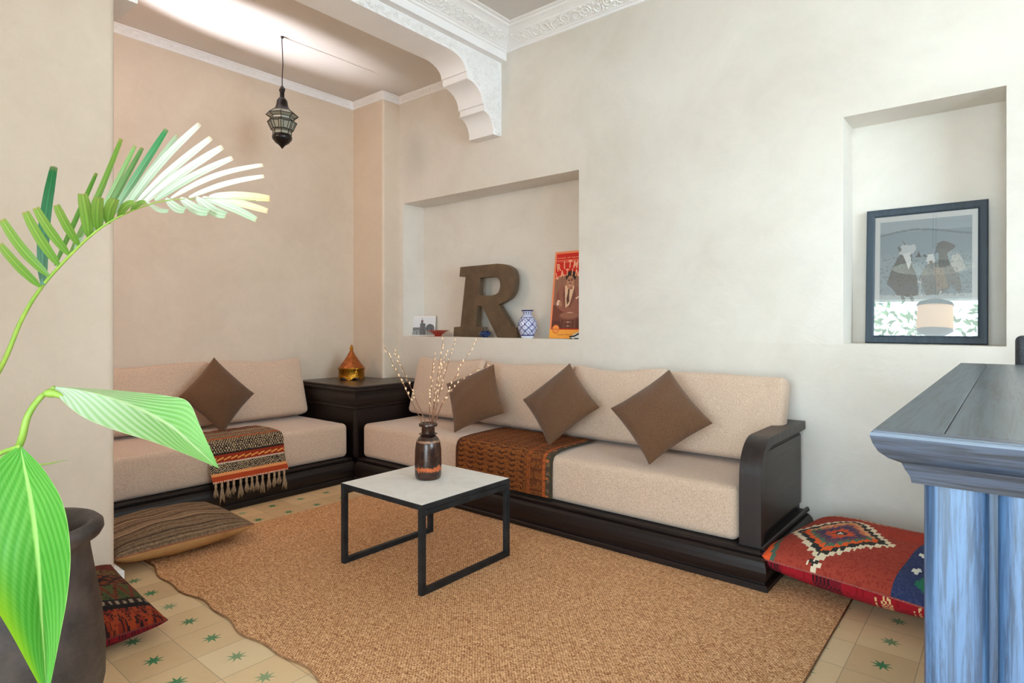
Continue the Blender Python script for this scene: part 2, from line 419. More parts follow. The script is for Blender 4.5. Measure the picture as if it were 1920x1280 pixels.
# old glazed vase: dark brown with bare rust-coloured clay low on the body
m = N('worn_brown_glaze'); v = m.map(); sp = m.n('ShaderNodeSeparateXYZ'); m.ln(v, sp.inputs[0])
low = m.math('SUBTRACT', 1, m.math('MULTIPLY', m.math('ABSOLUTE', m.math('SUBTRACT', sp.outputs[2], .055)), 15), clamp=True)
mask = m.math('GREATER_THAN', m.math('MULTIPLY', m.noise(m.map((1, 1, .32)), 34, 6, .8), low), .445)
shoulder = m.math('SUBTRACT', 1, m.math('MULTIPLY', m.math('ABSOLUTE', m.math('SUBTRACT', sp.outputs[2], .192)), 60), clamp=True)
m2 = m.math('GREATER_THAN', m.math('MULTIPLY', m.noise(v, 26, 4), shoulder), .36)
c = m.ramp(m.noise(v, 20, 5, .7), [(.35, (30, 17, 13)), (.7, (74, 42, 30))]); c = m.mix(mask, c, (196, 98, 48)); c = m.mix(m2, c, (150, 112, 88))
M['vase'] = m.fin(c, m.math('MULTIPLY_ADD', mask, .4, .25), .15, m.bump(m.noise(v, 30, 4), .3, .003), .2, .6)

m = N('window_glass'); gl = m.n('ShaderNodeBsdfGlossy'); gl.inputs['Roughness'].default_value = .0
tr = m.n('ShaderNodeBsdfTransparent'); fr = m.n('ShaderNodeFresnel'); fr.inputs[0].default_value = 1.55
mx = m.n('ShaderNodeMixShader'); m.ln(m.math('MULTIPLY_ADD', fr.outputs[0], 1.7, .02), mx.inputs[0]); m.ln(tr.outputs[0], mx.inputs[1]); m.ln(gl.outputs[0], mx.inputs[2]); m.ln(mx.outputs[0], m.out.inputs[0])
M['glass'] = m.m
m = N('frosted_pane'); M['pane'] = m.fin((150, 150, 134), .35, 0, m.bump(m.noise(m.map(), 90, 2), .4, .002), .3)

# ------------------------------------------------------------------ room shell
YW, XL = 3.64, -4.815
struct('floor', box(nb(), XL - .2, 3.2, -2.2, YW + .4, -.1, 0), M['tiles'])
struct('floor_patio', box(nb(), -7, 7, -9, -2.2, -.1, -.01), plain('pale_patio', (190, 188, 182), .8))
wr = struct('wall_right', box(nb(), XL - .25, 3.2, YW, YW + .45, 0, 3.6), M['wall'])
boolean(wr, [cutter(-4.318, -2.394, YW - .1, YW + .25, 1.09, 2.308), cutter(-.70, -.02, YW - .1, YW + .25, 1.095, 2.314)], .012)
struct('wall_left', box(nb(), XL - .25, XL, -1.7, YW, 0, 3.6), M['wall_in'])
bm = nb(); prism(bm, [(XL, YW), (XL, 3.45), (-4.40, 3.45)] + arc(-4.39, 3.47, .02, -90, 0, 4)[1:] + [(-4.37, YW)], 'z', 0, 3.3)
struct('wall_corner_column', bm, M['wall_in'])
# partition between main room and alcove, with its rounded end
bm = nb(); prism(bm, [(-3.40, -2.2), (-3.13, -2.2), (-3.13, .93)] + arc(-3.16, .93, .03, 0, 90, 5)[1:] + arc(-3.37, .93, .03, 90, 180, 5) , 'z', 0, 3.3)
struct('wall_partition', bm, M['wall_in'], smooth=40)
struct('wall_alcove_end', box(nb(), XL - .2, -3.38, -1.9, -1.7, 0, 3.4), M['wall_in'])
struct('wall_light_blocker', box(nb(), -3.13, -1.45, -.62, -.42, 0, 3.45, .01), M['wall'])  # unseen wall added to keep daylight off the partition and alcove
bb = struct('wall_back', box(nb(), -3.2, 3.2, -2.2, -2.0, 0, 3.6), M['wall'])
boolean(bb, [cutter(-1.75, 1.3, -2.3, -1.9, -.1, 2.4)], .01)
ww = struct('wall_far', box(nb(), 3.0, 3.2, -2.2, YW, 0, 3.6), M['wall'])
boolean(ww, [cutter(2.9, 3.3, .1, 2.3, .9, 2.9)], .01)
struct('ceiling', box(nb(), -3.3, 3.2, -2.2, YW, 3.45, 3.6), M['ceil'])
struct('ceiling_alcove', box(nb(), XL - .1, -3.38, -1.9, YW, 3.30, 3.45), M['ceil_in'])

# carved relief: spiral scrolls and leaves laid over a band
def spiral(bm, f, cx, cy, r, turns, a0, sgn, th):
    pts = []
    n = int(9 * turns) + 3
    for i in range(n):
        t = i / (n - 1); a = a0 + sgn * turns * 2 * PI * t; q = r * (1 - .85 * t); pts.append(f(cx + q * math.cos(a), cy + q * math.sin(a)))
    tube(bm, pts, [th * (1 - .4 * i / (n - 1)) for i in range(n)], 4, False)
def relief(name, length, width, f, mat, pitch, parent, th=.0035, rows=1):
    """f(s, t) maps band coordinates to 3D"""
    bm = nb(); n = max(1, int(length / pitch)); rs = random.Random(3)
    for r_ in range(rows):
        w0 = width / rows
        for i in range(n):
            s0 = (i + .5) * length / n; up = 1 if (i + r_) % 2 else -1; tc = w0 * (r_ + .5)
            spiral(bm, f, s0, tc + up * w0 * .12, min(pitch, w0) * .42, 1.5, rs.random() * 6, up, th)
            spiral(bm, f, s0 + pitch * .45, tc - up * w0 * .25, min(pitch, w0) * .2, 1.1, rs.random() * 6, -up, th * .8)
            spiral(bm, f, s0 + pitch * .3, tc + up * w0 * .36, min(pitch, w0) * .13, .9, rs.random() * 6, up, th * .8)
    return obj(name, bm, mat, parent, smooth=True)

# small cornice round the alcove (profile sticks out of the wall)
def cornice_run(p0, p1, outward, z0, z1, out, prof=None):
    """box-like strip from p0 to p1 (xy), sticking out by `out` along `outward`"""
    pass
XC0 = [(XL, -1.7), (XL, 3.45), (-4.37, 3.45), (-4.37, YW), (-3.40, YW)]
def off_path(d):
    return [(XL + d, -1.7), (XL + d, 3.45 - d), (-4.37 + d, 3.45 - d), (-4.37 + d, YW - d), (-3.40, YW - d)]
prof = [(0, 3.228), (.010, 3.230), (.012, 3.238), (.006, 3.242), (.016, 3.284), (.024, 3.288), (.026, 3.298), (0, 3.2995)]
loops = [[(x, y, z) for x, y in off_path(d)] for d, z in prof]
tc = struct('trim_1', loft(loops, closed=False, capa=False, capb=False), M['plaster'])
relief('carving', 4.9, .036, lambda s, t: (XL + .009 + t * .22, -1.5 + s, 3.244 + t), M['carved'], .045, tc, .0026)
relief('carving', .42, .036, lambda s, t: (XL + .02 + s, 3.45 - .009 - t * .22, 3.244 + t), M['carved'], .045, tc, .0026)
relief('carving', .18, .036, lambda s, t: (-4.37 + .009 + t * .22, 3.44 + s, 3.244 + t), M['carved'], .045, tc, .0026)
relief('carving', .92, .036, lambda s, t: (-4.34 + s, YW - .009 - t * .22, 3.244 + t), M['carved'], .045, tc, .0026)

# beam over the opening, with the stepped bracket at each end
def bracket_prof(yw, s):
    P = [(0, 3.19), (0, 2.69), (.09, 2.69)]
    P += [(.09 + .115 * (1 - math.cos(R(a))), 2.71 + .135 * math.sin(R(a))) for a in range(0, 91, 15)]
    P += [(.205, 2.85), (.195, 2.85), (.195, 2.895), (.215, 2.895)]
    P += [(.215 + .165 * (1 - math.cos(R(a))), 2.90 + .135 * math.sin(R(a))) for a in range(0, 91, 15)]
    P += [(.385, 3.04), (.385, 3.085), (.40, 3.085)]
    P += [(.40 + .18 * (1 - math.cos(R(a))), 3.09 + .10 * math.sin(R(a))) for a in range(0, 91, 15)]
    return [(yw - s * d, z) for d, z in P]
BX0, BX1 = -3.395, -3.13
bt = struct('trim_2', box(nb(), BX0, BX1, -2.0, YW, 3.19, 3.445), M['plaster'])
for yw, s in ((YW, 1), (.96, -1)):
    b = obj('bracket', prism(nb(), bracket_prof(yw, s), 'x', BX0 + .002, BX1 - .002), M['plaster'], bt, smooth=30)
# carved face of the beam and bracket
relief('carving', 2.55, .068, lambda s, t: (BX1 + .001, 1.05 + s, 3.194 + t), M['carved'], .055, bt, .007)
def in_br(d, z):
    if z > 3.19: return True
    if z > 3.09: return d < .40 + .18 * (1 - math.cos(math.asin(min(1, (z - 3.09) / .10))))
    if z > 2.9: return d < .215 + .165 * (1 - math.cos(math.asin(min(1, (z - 2.90) / .135))))
    return d < .09 + .115 * (1 - math.cos(math.asin(max(0, min(1, (z - 2.71) / .135)))))
bm = nb(); rs = random.Random(5)
for k in range(360):
    d = .012 + rs.random() * .54; z = 2.70 + rs.random() * .49
    rad = .013 + rs.random() * .015
    if all(in_br(d + rad * math.cos(a) + .012, z + rad * math.sin(a)) and d + rad * math.cos(a) > .004 for a in (0, 1.57, 3.14, 4.7)):
        spiral(bm, lambda s, t: (BX1, YW - s, t), d, z, rad, 1.3, rs.random() * 6, rs.choice((-1, 1)), .0078)
obj('carving', bm, M['carved'], bt, smooth=True)
bm = nb(); box(bm, BX1 - .001, BX1 + .004, YW - .012, YW, 2.69, 3.26)
box(bm, BX1 - .001, BX1 + .004, 1.0, YW, 3.262, 3.272)
obj('fillet', bm, M['plaster'], bt)

# main room cornice: stepped moulding on the right wall and along the beam
mp_ = [(0, 3.335), (.012, 3.337), (.020, 3.350), (.030, 3.352), (.034, 3.358), (.120, 3.405), (.128, 3.412), (.150, 3.424), (.176, 3.432), (.180, 3.440), (.205, 3.444), (.212, 3.449), (0, 3.4495)]
XB = -3.072
def off2(d): return [(XB + d, -2.0), (XB + d, YW - d), (3.0, YW - d)]
t3 = struct('trim_3', loft([[(x, y, z) for x, y in off2(d)] for d, z in mp_], closed=False, capa=False, capb=False), M['plaster'])
box_bm = nb(); box(box_bm, BX1, XB, -2.0, YW, 3.275, 3.449); obj('fascia', box_bm, M['plaster'], t3)
def band(s, t):  # t 0..1 across the carved band
    return .036 + t * .084 + .0, 3.3585 + t * .0465
relief('carving', 4.2, 1.0, lambda s, t: (XB + s + .08, YW - band(s, t)[0], band(s, t)[1] - .001), M['carved'], .5, t3, .003) if 0 else None
def relief2(name, length, f, pitch, wid, th, parent):
    bm = nb(); n = int(length / pitch); rs = random.Random(9)
    for i in range(n):
        s0 = (i + .5) * pitch; up = 1 if i % 2 else -1
        for (ds, dt, r_, tn) in ((0, .5 + up * .06, wid * .42, 1.7), (pitch * .5, .5 - up * .25, wid * .24, 1.3), (pitch * .42, .5 + up * .33, wid * .16, 1.0), (-pitch * .3, .5 - up * .36, wid * .13, .9), (pitch * .2, .5 - up * .1, wid * .12, .8)):
            spiral(bm, lambda a, b: f(a, b), s0 + ds, dt * wid, r_, tn, rs.random() * 6, up, th)
    return obj(name, bm, M['carved'], parent, smooth=True)
WD = math.hypot(.084, .0465)
relief2('carving', 4.4, lambda s, t: (XB + .13 + s, YW - .036 - t / WD * .084, 3.3575 + t / WD * .0465), .088, WD, .0062, t3)
relief2('carving', 4.2, lambda s, t: (XB + .036 + t / WD * .084, YW - .13 - s, 3.3575 + t / WD * .0465), .088, WD, .0062, t3)

# plaster foot at the end of the partition
bm = nb(); box(bm, -3.42, -3.112, .70, .992, .0, .08, .012, 3)
struct('baseboard_partition', bm, M['plaster'])

# ------------------------------------------------------------------ rug
def rug_edge(x):  # slightly wavy near edge
    return 1.145 + .012 * math.sin(x * 9) + .008 * math.sin(x * 23 + 1)
us = np.linspace(-3.48, -.536, 140)
rug = thing('sisal_rug', 'large brown woven sisal rug under the coffee table', 'rug')
top = [(float(x), rug_edge(float(x)) + (.03 * max(0, (-3.2 - float(x))) / .3)) for x in us]
poly = top + [(-.536, 3.0), (-3.48, 3.0)]
obj('weave', prism(nb(), poly, 'z', .0005, .0085), M['sisal'], rug)
bm = nb(); tube(bm, [(x, y, .0047) for x, y in top], .0042, 6); tube(bm, [(-.536, 1.15, .0047), (-.536, 3.0, .0047)], .0042, 6); tube(bm, [(-3.48, 1.15, .0047), (-3.48, 3.0, .0047)], .0042, 6)
obj('binding', bm, M['sisal_edge'], rug, smooth=True)

# ------------------------------------------------------------------ corner banquettes
ZB = .0095
base_prof = [(0, ZB), (.0, .030), (-.006, .036), (-.016, .038), (-.016, .042), (-.010, .065), (-.007, .090), (-.010, .112), (-.018, .132), (-.032, .146), (-.047, .151), (-.047, .154), (-.041, .158), (-.041, .165), (-.047, .170)]
sofa_r = thing('corner_sofa', 'long beige sofa on dark wooden plinth against the right wall, with curved wooden arm', 'sofa', (-2.4, 3.2, ZB))
def at0(o, t):  # keep world coordinates for meshes written in room space
    o.matrix_parent_inverse = Matrix.Translation(-Vector(t.location)); return o
lp = []
for o_, z in base_prof:
    lp.append([(-3.872, 2.776 - o_ if False else 2.776 - o_ , z), (-.833 + o_, 2.776 - o_, z), (-.833 + o_, 3.63, z), (-3.872, 3.63, z)])
at0(obj('base', loft(lp), M['wood'], sofa_r), sofa_r)
bm = cushion_bm(2.885, .76, .258, .038, .008, .001, 1, 30, 10)
at0(obj('seat_mattress', bm, M['sofa'], sofa_r, smooth=True, loc=(-2.4375, 3.24, .3005)), sofa_r)
# arm: bent outer band around a recessed panel
Zt, Y0, Y1, AR = .662, 2.855, 3.625, .17
def arm_out(i):
    return [(Y0 + i, .1705)] + [(Y0 + AR - (AR - i) * math.cos(R(a)), Zt - AR + (AR - i) * math.sin(R(a))) for a in range(0, 91, 9)] + [(Y1, Zt - i)]
arm = at0(obj('armrest', loft([[(x, y, z) for y, z in arm_out(0)] + [(x, y, z) for y, z in arm_out(.045)[::-1]] for x in (-.984, -.982, -.886, -.884)]), M['wood_arm'], sofa_r, smooth=30), sofa_r)
bm = nb(); prism(bm, arm_out(.044) + [(Y1, .1705)], 'x', -.965, -.915)
at0(obj('arm_core', bm, M['wood_y'], sofa_r), sofa_r)
A = arm_out(.062); pan = [(y, max(z, .21)) for y, z in A[:-1]] + [(Y1 - .035, A[-1][1]), (Y1 - .035, .21)]
bm = nb(); prism(bm, pan, 'x', -.915, -.897)
bmesh.ops.bevel(bm, geom=[e for e in bm.edges if all(v.co.x > -.9 for v in e.verts)], offset=.008, segments=3, affect='EDGES')
at0(obj('arm_panel', bm, M['wood_panel'], sofa_r, smooth=30), sofa_r)
bm = nb(); tube(bm, [(-.874, 2.83, .178), (-.874, 3.625, .178)], .010, 8); box(bm, -.884, -.862, 2.83, 3.625, .1705, .176)
at0(obj('arm_moulding', bm, M['wood_y'], sofa_r, smooth=40), sofa_r)
# loose back cushions (parts of the sofa set)
def back_cushion(par, x0, x1, seed, right=True, h=.475, t=.125, lean=17, zb=.445):
    wdt = abs(x1 - x0) - .006
    bm = cushion_bm(wdt, h, t, .034, .020, .0035, seed, 16, 12, pinch=-.006, dip=.018)
    lean = lean + (seed * 7 % 5 - 2) * .7; yw = (seed * 5 % 3 - 1) * 1.3
    mt = basis(((x0 + x1) / 2, 3.435, zb + h / 2 * math.cos(R(lean)) + .012), yw, 90 - lean, 0) if right else basis((-4.615, (x0 + x1) / 2, zb + h / 2 * math.cos(R(lean)) + .012), 90 + yw, 90 - lean, 0)
    o = obj('back_cushion', bm, M['sofa'], par, smooth=True)
    o.matrix_world = mt; o.matrix_parent_inverse = Matrix.Translation(-Vector(par.location)); return o
for k, (a, b) in enumerate(((-3.885, -3.13), (-3.125, -2.31), (-2.305, -1.63), (-1.625, -.935))):
    back_cushion(sofa_r, a, b, 20 + k)

sofa_l = thing('corner_sofa', 'shorter beige sofa on dark wooden plinth along the left alcove wall', 'sofa', (-4.3, 1.5, .0))
lp = []
for o_, z in base_prof:
    z = z if z > .02 else .0; lp.append([(-3.875 + o_, .05, z), (-3.875 + o_, 2.80, z), (-4.81, 2.80, z), (-4.81, .05, z)])
at0(obj('base', loft(lp), M['wood_y'], sofa_l), sofa_l)
bm = cushion_bm(.84, 2.68, .258, .038, .008, .001, 2, 10, 26)
at0(obj('seat_mattress', bm, M['sofa'], sofa_l, smooth=True, loc=(-4.385, 1.455, .3005)), sofa_l)
for k, (a, b) in enumerate(((.45, 1.24), (1.245, 2.04), (2.045, 2.78))):
    back_cushion(sofa_l, a, b, 40 + k, False)

# corner cabinet between the two sofas
cab = thing('corner_cabinet', 'dark wooden corner cabinet with moulded top between the two sofas', 'cabinet', (-4.35, 3.1, 0))
def outl(o_, z): return [(-4.775 - o_ * .5, 2.835 - o_, z), (-3.925 + o_, 2.835 - o_, z), (-3.925 + o_, 3.625, z), (-4.362, 3.625, z), (-4.362, 3.44, z), (-4.775 - o_ * .5, 3.44, z)]
cp = [(-.012, .0), (-.012, .530), (.004, .536), (.008, .545), (.004, .552), (.004, .556), (.016, .580), (.022, .612), (.018, .640), (.006, .662), (.006, .668), (.026, .674), (.030, .684), (.026, .692), (.012, .694), (.012, .701)]
at0(obj('carcass', loft([outl(a, z) for a, z in cp]), M['wood'], cab), cab)
tp = [outl(a, z) for a, z in ((-.004, .7015), (0, .703), (0, .711), (-.003, .713))]
m = darkwood('cabinet_top_wood', (34, 27, 23), (66, 53, 44), 'X', .35, .2); M['wood_top'] = m
at0(obj('top', loft(tp), m, cab), cab)
bm = nb(); box(bm, -3.935, -3.905, 2.815, 2.845, .17, .53, .004); at0(obj('corner_post', bm, M['wood'], cab), cab)

# ------------------------------------------------------------------ scatter cushions
def throw_pillow(label, c, az, tilt, roll, s, seed, t=.074):
    th = thing('scatter_cushion', label, 'cushion', group='brown scatter cushions', mtx=basis(c, az, tilt, roll))
    u = np.sin(np.linspace(-PI / 2, PI / 2, 29)); a = s / 2 * 1.02
    for side, nm in ((1, 'front_cover'), (-1, 'back_cover')):
        me = gridmesh(nm, u, u, pillow_pos(a, a, t, .065, .5, side, seed=seed, wr=.0025)); o = obj(nm, me, M['brown'], th, smooth=True)
    k = np.linspace(-1, 1, 24); P = []
    f = pillow_pos(a, a, 0, .065, .5, 1, wr=0)
    for U, V in ([(x, -1) for x in k] + [(1, x) for x in k[1:]] + [(x, 1) for x in k[::-1][1:]] + [(-1, x) for x in k[::-1][1:]]):
        X, Y, _ = f(np.array(U), np.array(V)); P.append((float(X), float(Y), 0))
    obj('seam', tube(nb(), P, .0022, 5), M['brown'], th, smooth=True)
    return th
throw_pillow('brown square cushion standing on its corner on the left sofa', (-4.375, 1.985, .692), 96, 73, 42, .385, 1)
throw_pillow('brown cushion leaning nearly square on the right sofa, behind the willow twigs', (-2.95, 3.14, .675), 13, 64, 25, .385, 2)
throw_pillow('brown cushion on its corner standing on the orange throw', (-2.22, 3.155, .695), 6, 63, 44, .385, 3)
throw_pillow('brown cushion on its corner nearest the curved wooden arm', (-1.50, 3.09, .695), 14, 60, 40, .39, 4)

# ------------------------------------------------------------------ throws
def strip(name, path, w0, w1, axis, colf, parent, mat, n=110, th=.005, skew=None):
    """cloth following `path` (list of (a, z)) and spanning w0..w1 across it"""
    P = np.array(path); seg = np.r_[0, np.cumsum(np.hypot(*np.diff(P, axis=0).T))]; Lt = seg[-1]
    def pos(off):
        def f(U, V):
            A = np.interp(V * Lt, seg, P[:, 0]); Z = np.interp(V * Lt, seg, P[:, 1])
            dA = np.interp(np.clip(V * Lt + .01, 0, Lt), seg, P[:, 0]) - np.interp(np.clip(V * Lt - .01, 0, Lt), seg, P[:, 0])
            dZ = np.interp(np.clip(V * Lt + .01, 0, Lt), seg, P[:, 1]) - np.interp(np.clip(V * Lt - .01, 0, Lt), seg, P[:, 1])
            l = np.hypot(dA, dZ) + 1e-9
            W = w0 + (w1 - w0) * U + (skew(V) if skew else 0)
            s = -1 if axis == 'y' else 1
            rip = .0012 * np.sin(U * 31 + V * 9)
            nA, nZ = -s * dZ / l * s, s * dA / l * s
            if axis == 'x': A2 = A + (dZ / l) * -(off + rip); Z2 = Z + (dA / l) * (off + rip)
            else: A2 = A + (dZ / l) * (off + rip); Z2 = Z - (dA / l) * (off + rip)
            return (A2, W, Z2) if axis == 'x' else (W, A2, Z2)
        return f
    return gridmesh(name, np.linspace(0, 1, n), np.linspace(0, 1, n), pos(th), colf)

def h2(a, b):  # cheap repeatable per-cell noise
    return np.abs(np.sin(a * 127.1 + b * 311.7) * 43758.5453) % 1
def paisley(U, V):
    C = np.zeros(U.shape + (3,)); C[:] = (150, 84, 34)
    q = h2(np.floor(U * 110), np.floor(V * 110)); C[q > .55] = (122, 66, 28); C[q > .85] = (92, 52, 26)
    zz = np.abs(((V * 22 + .9 * np.abs(((U * 9) % 1) - .5)) % 1) - .5)
    cell = ((U * 9) % 1 > .25) & ((U * 9) % 1 < .8)
    C[(zz < .12) & (U < .72) & cell] = (66, 32, 20)
    C[(zz > .42) & (U < .72) & (q > .3)] = (172, 104, 46)
    C[(U < .03)] = (96, 54, 30)
    for a in (.765, .785, .912, .925): C[(np.abs(U - a) < .004) & (((V * 90) % 1) < .8)] = (196, 96, 42)
    mz = (U > .79) & (U < .90); C[mz & (np.abs(((V * 12) % 1) - .5) < .12)] = (110, 56, 26)
    e = U > .935; C[e] = (84, 66, 50)
    blk = e & (U < .975) & (((V * 14) % 1) < .45); C[blk & (h2(np.floor(U * 60), np.floor(V * 60)) > .4)] = (124, 98, 74)
    C[e & (U < .965) & (((V * 7) % 1) > .86)] = (190, 112, 60)
    C[U > .975] = (74, 66, 50)
    return C * .86
thr = thing('throw_blanket', 'rust orange patterned throw draped over the right sofa seat', 'blanket', (-2.43, 3.1, .44))
path = [(3.34, .449), (3.20, .449), (3.0, .447), (2.93, .442), (2.89, .436), (2.866, .420), (2.855, .39), (2.852, .34), (2.852, .26), (2.85, .185)]
def sk(V): return np.where(V < .55, .0, 0)
me = strip('cloth', path, -2.845, -2.055, 'y', paisley, thr, M['pattern'], 160, .004)
at0(obj('cloth', me, M['pattern'], thr, smooth=True), thr)

def runner_col(U, V):
    C = np.zeros(U.shape + (3,)); q = h2(np.floor(U * 90), np.floor(V * 110)); C[:] = (150, 128, 98)
    blk = (30, 24, 22); tan = (196, 172, 138); red = (140, 44, 22)
    def dia(k, ph=0): return ((np.floor(U * 90) + np.floor(V * 110 * k)) % 2)
    for v0, v1 in ((.37, .46), (.52, .72), (.82, .91)):
        mk = (V > v0) & (V < v1); zz = np.abs(((U * 30) % 1) - .5) * 2; ww = np.abs((((V - v0) / (v1 - v0) * 4) % 1) - .5) * 2
        C[mk] = tan; C[mk & (np.abs(zz - ww) < .38)] = blk; C[mk & (q > .84)] = blk; C[mk & (q < .12)] = (120, 100, 76)
    k = V < .46; w_ = .5 + .5 * np.sin(V * 210); C[k & (w_ > .62)] = (54, 40, 34); C[k & (w_ > .3) & (w_ < .45)] = (120, 92, 66); C[k & (w_ > .62) & (((U * 36 + V * 60) % 1) < .45)] = tan; C[k & (q > .86)] = (84, 62, 46)
    for v0, v1 in ((.02, .05), (.13, .15), (.30, .33)): C[(V > v0) & (V < v1)] = (122, 40, 24)
    C[(V < .16) & (q > .6)] = (96, 40, 28); C[(V > .06) & (V < .075)] = (150, 40, 24)
    for v0, v1 in ((.20, .23), (.25, .27)):
        mk = (V > v0) & (V < v1); C[mk] = blk; C[mk & (((U * 40) % 1) < .5)] = tan
    for v0, v1 in ((.46, .52), (.73, .81)):
        mk = (V > v0) & (V < v1); C[mk] = red; C[mk & (np.abs((V - v0) / (v1 - v0) - .5 - .3 * np.sign(np.sin(U * 70)) * np.abs(((U * 11) % 1) - .5)) < .09)] = (220, 150, 70)
    C[(V > .805) & (V < .82) & (((U * 50) % 1) < .5)] = (230, 210, 190)
    C[(V > .715) & (V < .73)] = blk; C[(V > .905) & (V < .935)] = (214, 142, 88)
    C[(V >= .935)] = (164, 60, 26); C[(V > .985) & (((U * 45) % 1) < .5)] = (225, 200, 170)
    return C
run = thing('fringed_runner', 'red and black striped woven runner with tassels hanging over the left sofa seat', 'blanket', (-4.1, 2.0, .44))
path = [(-4.36, .449), (-4.2, .451), (-4.06, .448), (-4.01, .444), (-3.975, .434), (-3.952, .405), (-3.940, .36), (-3.915, .28), (-3.866, .195)]
me = strip('cloth', path, 1.735, 2.25, 'x', runner_col, run, M['pattern'], 200, -.005, skew=lambda V: .012 * np.sin(V * 5) - .02 * (V < .0))
at0(obj('cloth', me, M['pattern'], run, smooth=True), run)
rs = random.Random(4)
tas = None
for i in range(13):
    y = 1.752 + i * .0398 + rs.uniform(-.004, .004); bm = nb()
    n = 11; L_ = .098 + rs.uniform(-.015, .03)
    for k in range(n):
        a = 2 * PI * k / n; sp = .011 + rs.random() * .006; sw = rs.uniform(-.006, .006)
        tube(bm, [(0, .003 * math.cos(a), .0), (.002 * math.sin(a), .006 * math.cos(a), -.022), (.003 * math.sin(a), .004 * math.cos(a), -.035), (.007 * math.sin(a) + .002, sp * math.cos(a), -L_ * .7 - .01), (.006 * math.sin(a), sp * .8 * math.cos(a) + sw, -L_ * (.85 + .3 * rs.random()))], [.0034, .0034, .0028, .0036, .0014], 4)
    o = obj('tassel', bm, M['fringe'], run, smooth=True, loc=(-3.862, y * .972 + .035, .197)); at0(o, run)

# ------------------------------------------------------------------ coffee table
tb = thing('coffee_table', 'low square coffee table with pale stone top and black iron frame', 'coffee table', (-2.2845, 2.079, .0085), R(.4))
hw, hd, ht = .297, .303, .40; s_ = .026
bm = nb(); box(bm, -hw + .003, hw - .003, -hd + .003, hd - .003, ht - .022, ht, .0015); obj('table_top', bm, M['marble'], tb)
bm = nb()
for a, b, c, d in ((-hw, hw, -hd, -hd + .0028), (-hw, hw, hd - .0028, hd), (-hw, -hw + .0028, -hd + .003, hd - .003), (hw - .0028, hw, -hd + .003, hd - .003)): box(bm, a, b, c, d, ht - .025, ht - .001)
obj('top_edging', bm, M['iron'], tb)
bm = nb()
for sx in (-1, 1):
    x0, x1 = (-hw, -hw + s_) if sx < 0 else (hw - s_, hw)
    bm = nb(); box(bm, x0, x1, -hd + s_, hd - s_, ht - .053, ht - .028, .002); obj('upper_rail', bm, M['iron'], tb)
for sx in (-1, 1):
    x0, x1 = (-hw, -hw + s_) if sx < 0 else (hw - s_, hw)
    bm = nb(); box(bm, x0, x1, -hd + s_, hd - s_, 0, s_, .002); obj('foot_rail', bm, M['iron'], tb)
    for sy in (-1, 1):
        y0, y1 = (-hd, -hd + s_) if sy < 0 else (hd - s_, hd)
        bm = nb(); box(bm, x0, x1, y0, y1, 0, ht - .0255, .002); obj('leg', bm, M['iron'], tb)

# vase and willow
VX, VY, VZ = -2.314 , 2.116, .4088
vp = [(0, 0), (.060, 0), (.064, .004), (.068, .02), (.0685, .09), (.067, .15), (.062, .185), (.052, .205), (.040, .218), (.034, .222), (.046, .226), (.048, .229), (.034, .232), (.033, .262), (.036, .266), (.047, .268), (.048, .276), (.044, .283), (.038, .284), (.034, .278), (.030, .262), (.030, .20), (0, .19)]
va = obj('stoneware_vase', lathe(vp, 48), M['vase'], smooth=50, loc=(VX, VY, VZ))
tag(va, 'dark brown glazed jar with rust patches holding willow twigs on the coffee table', 'vase')
CR, CF = Vector((.770, .638, 0)), Vector((-.638, .770, 0))
def pt(u, v, d):
    """a point d metres deep in the room along the viewing axis"""
    return CR * ((u - 960) / 1131 * d) + CF * d + Vector((0, 0, 1.2 + (607.5 - v) / 1131 * d))
kit = lathe([(0, -.0065), (.0035, -.005), (.005, 0), (.004, .004), (0, .0065)], 8); cme = bpy.data.meshes.new('catkin'); kit.to_mesh(cme); kit.free(); cme.materials.append(M['cream']); cme.shade_smooth()
tips = [((793, 795), (752, 712), (721, 649), 3.02, 'willow twig leaning furthest left out of the dark vase'), ((800, 795), (764, 712), (740, 656), 3.2, 'willow twig second from the left in the dark vase'),
        ((806, 795), (808, 730), (815, 663), 3.10, 'short upright willow twig at the centre of the dark vase'), ((808, 795), (820, 710), (831, 633), 3.18, 'upright willow twig reaching the niche sill, left of the centre pair'),
        ((810, 795), (823, 715), (838, 657), 3.02, 'willow twig just right of centre, shorter than its neighbours'), ((812, 795), (830, 712), (855, 634), 3.12, 'tall willow twig right of centre with the densest catkins'),
        ((814, 795), (850, 715), (897, 633), 3.16, 'tall willow twig leaning far right above the brown cushion'), ((815, 795), (852, 725), (921, 682), 2.98, 'thin willow twig arching lowest to the right across the brown cushion')]
rs = random.Random(2)
base_c = Vector((VX, VY, VZ))
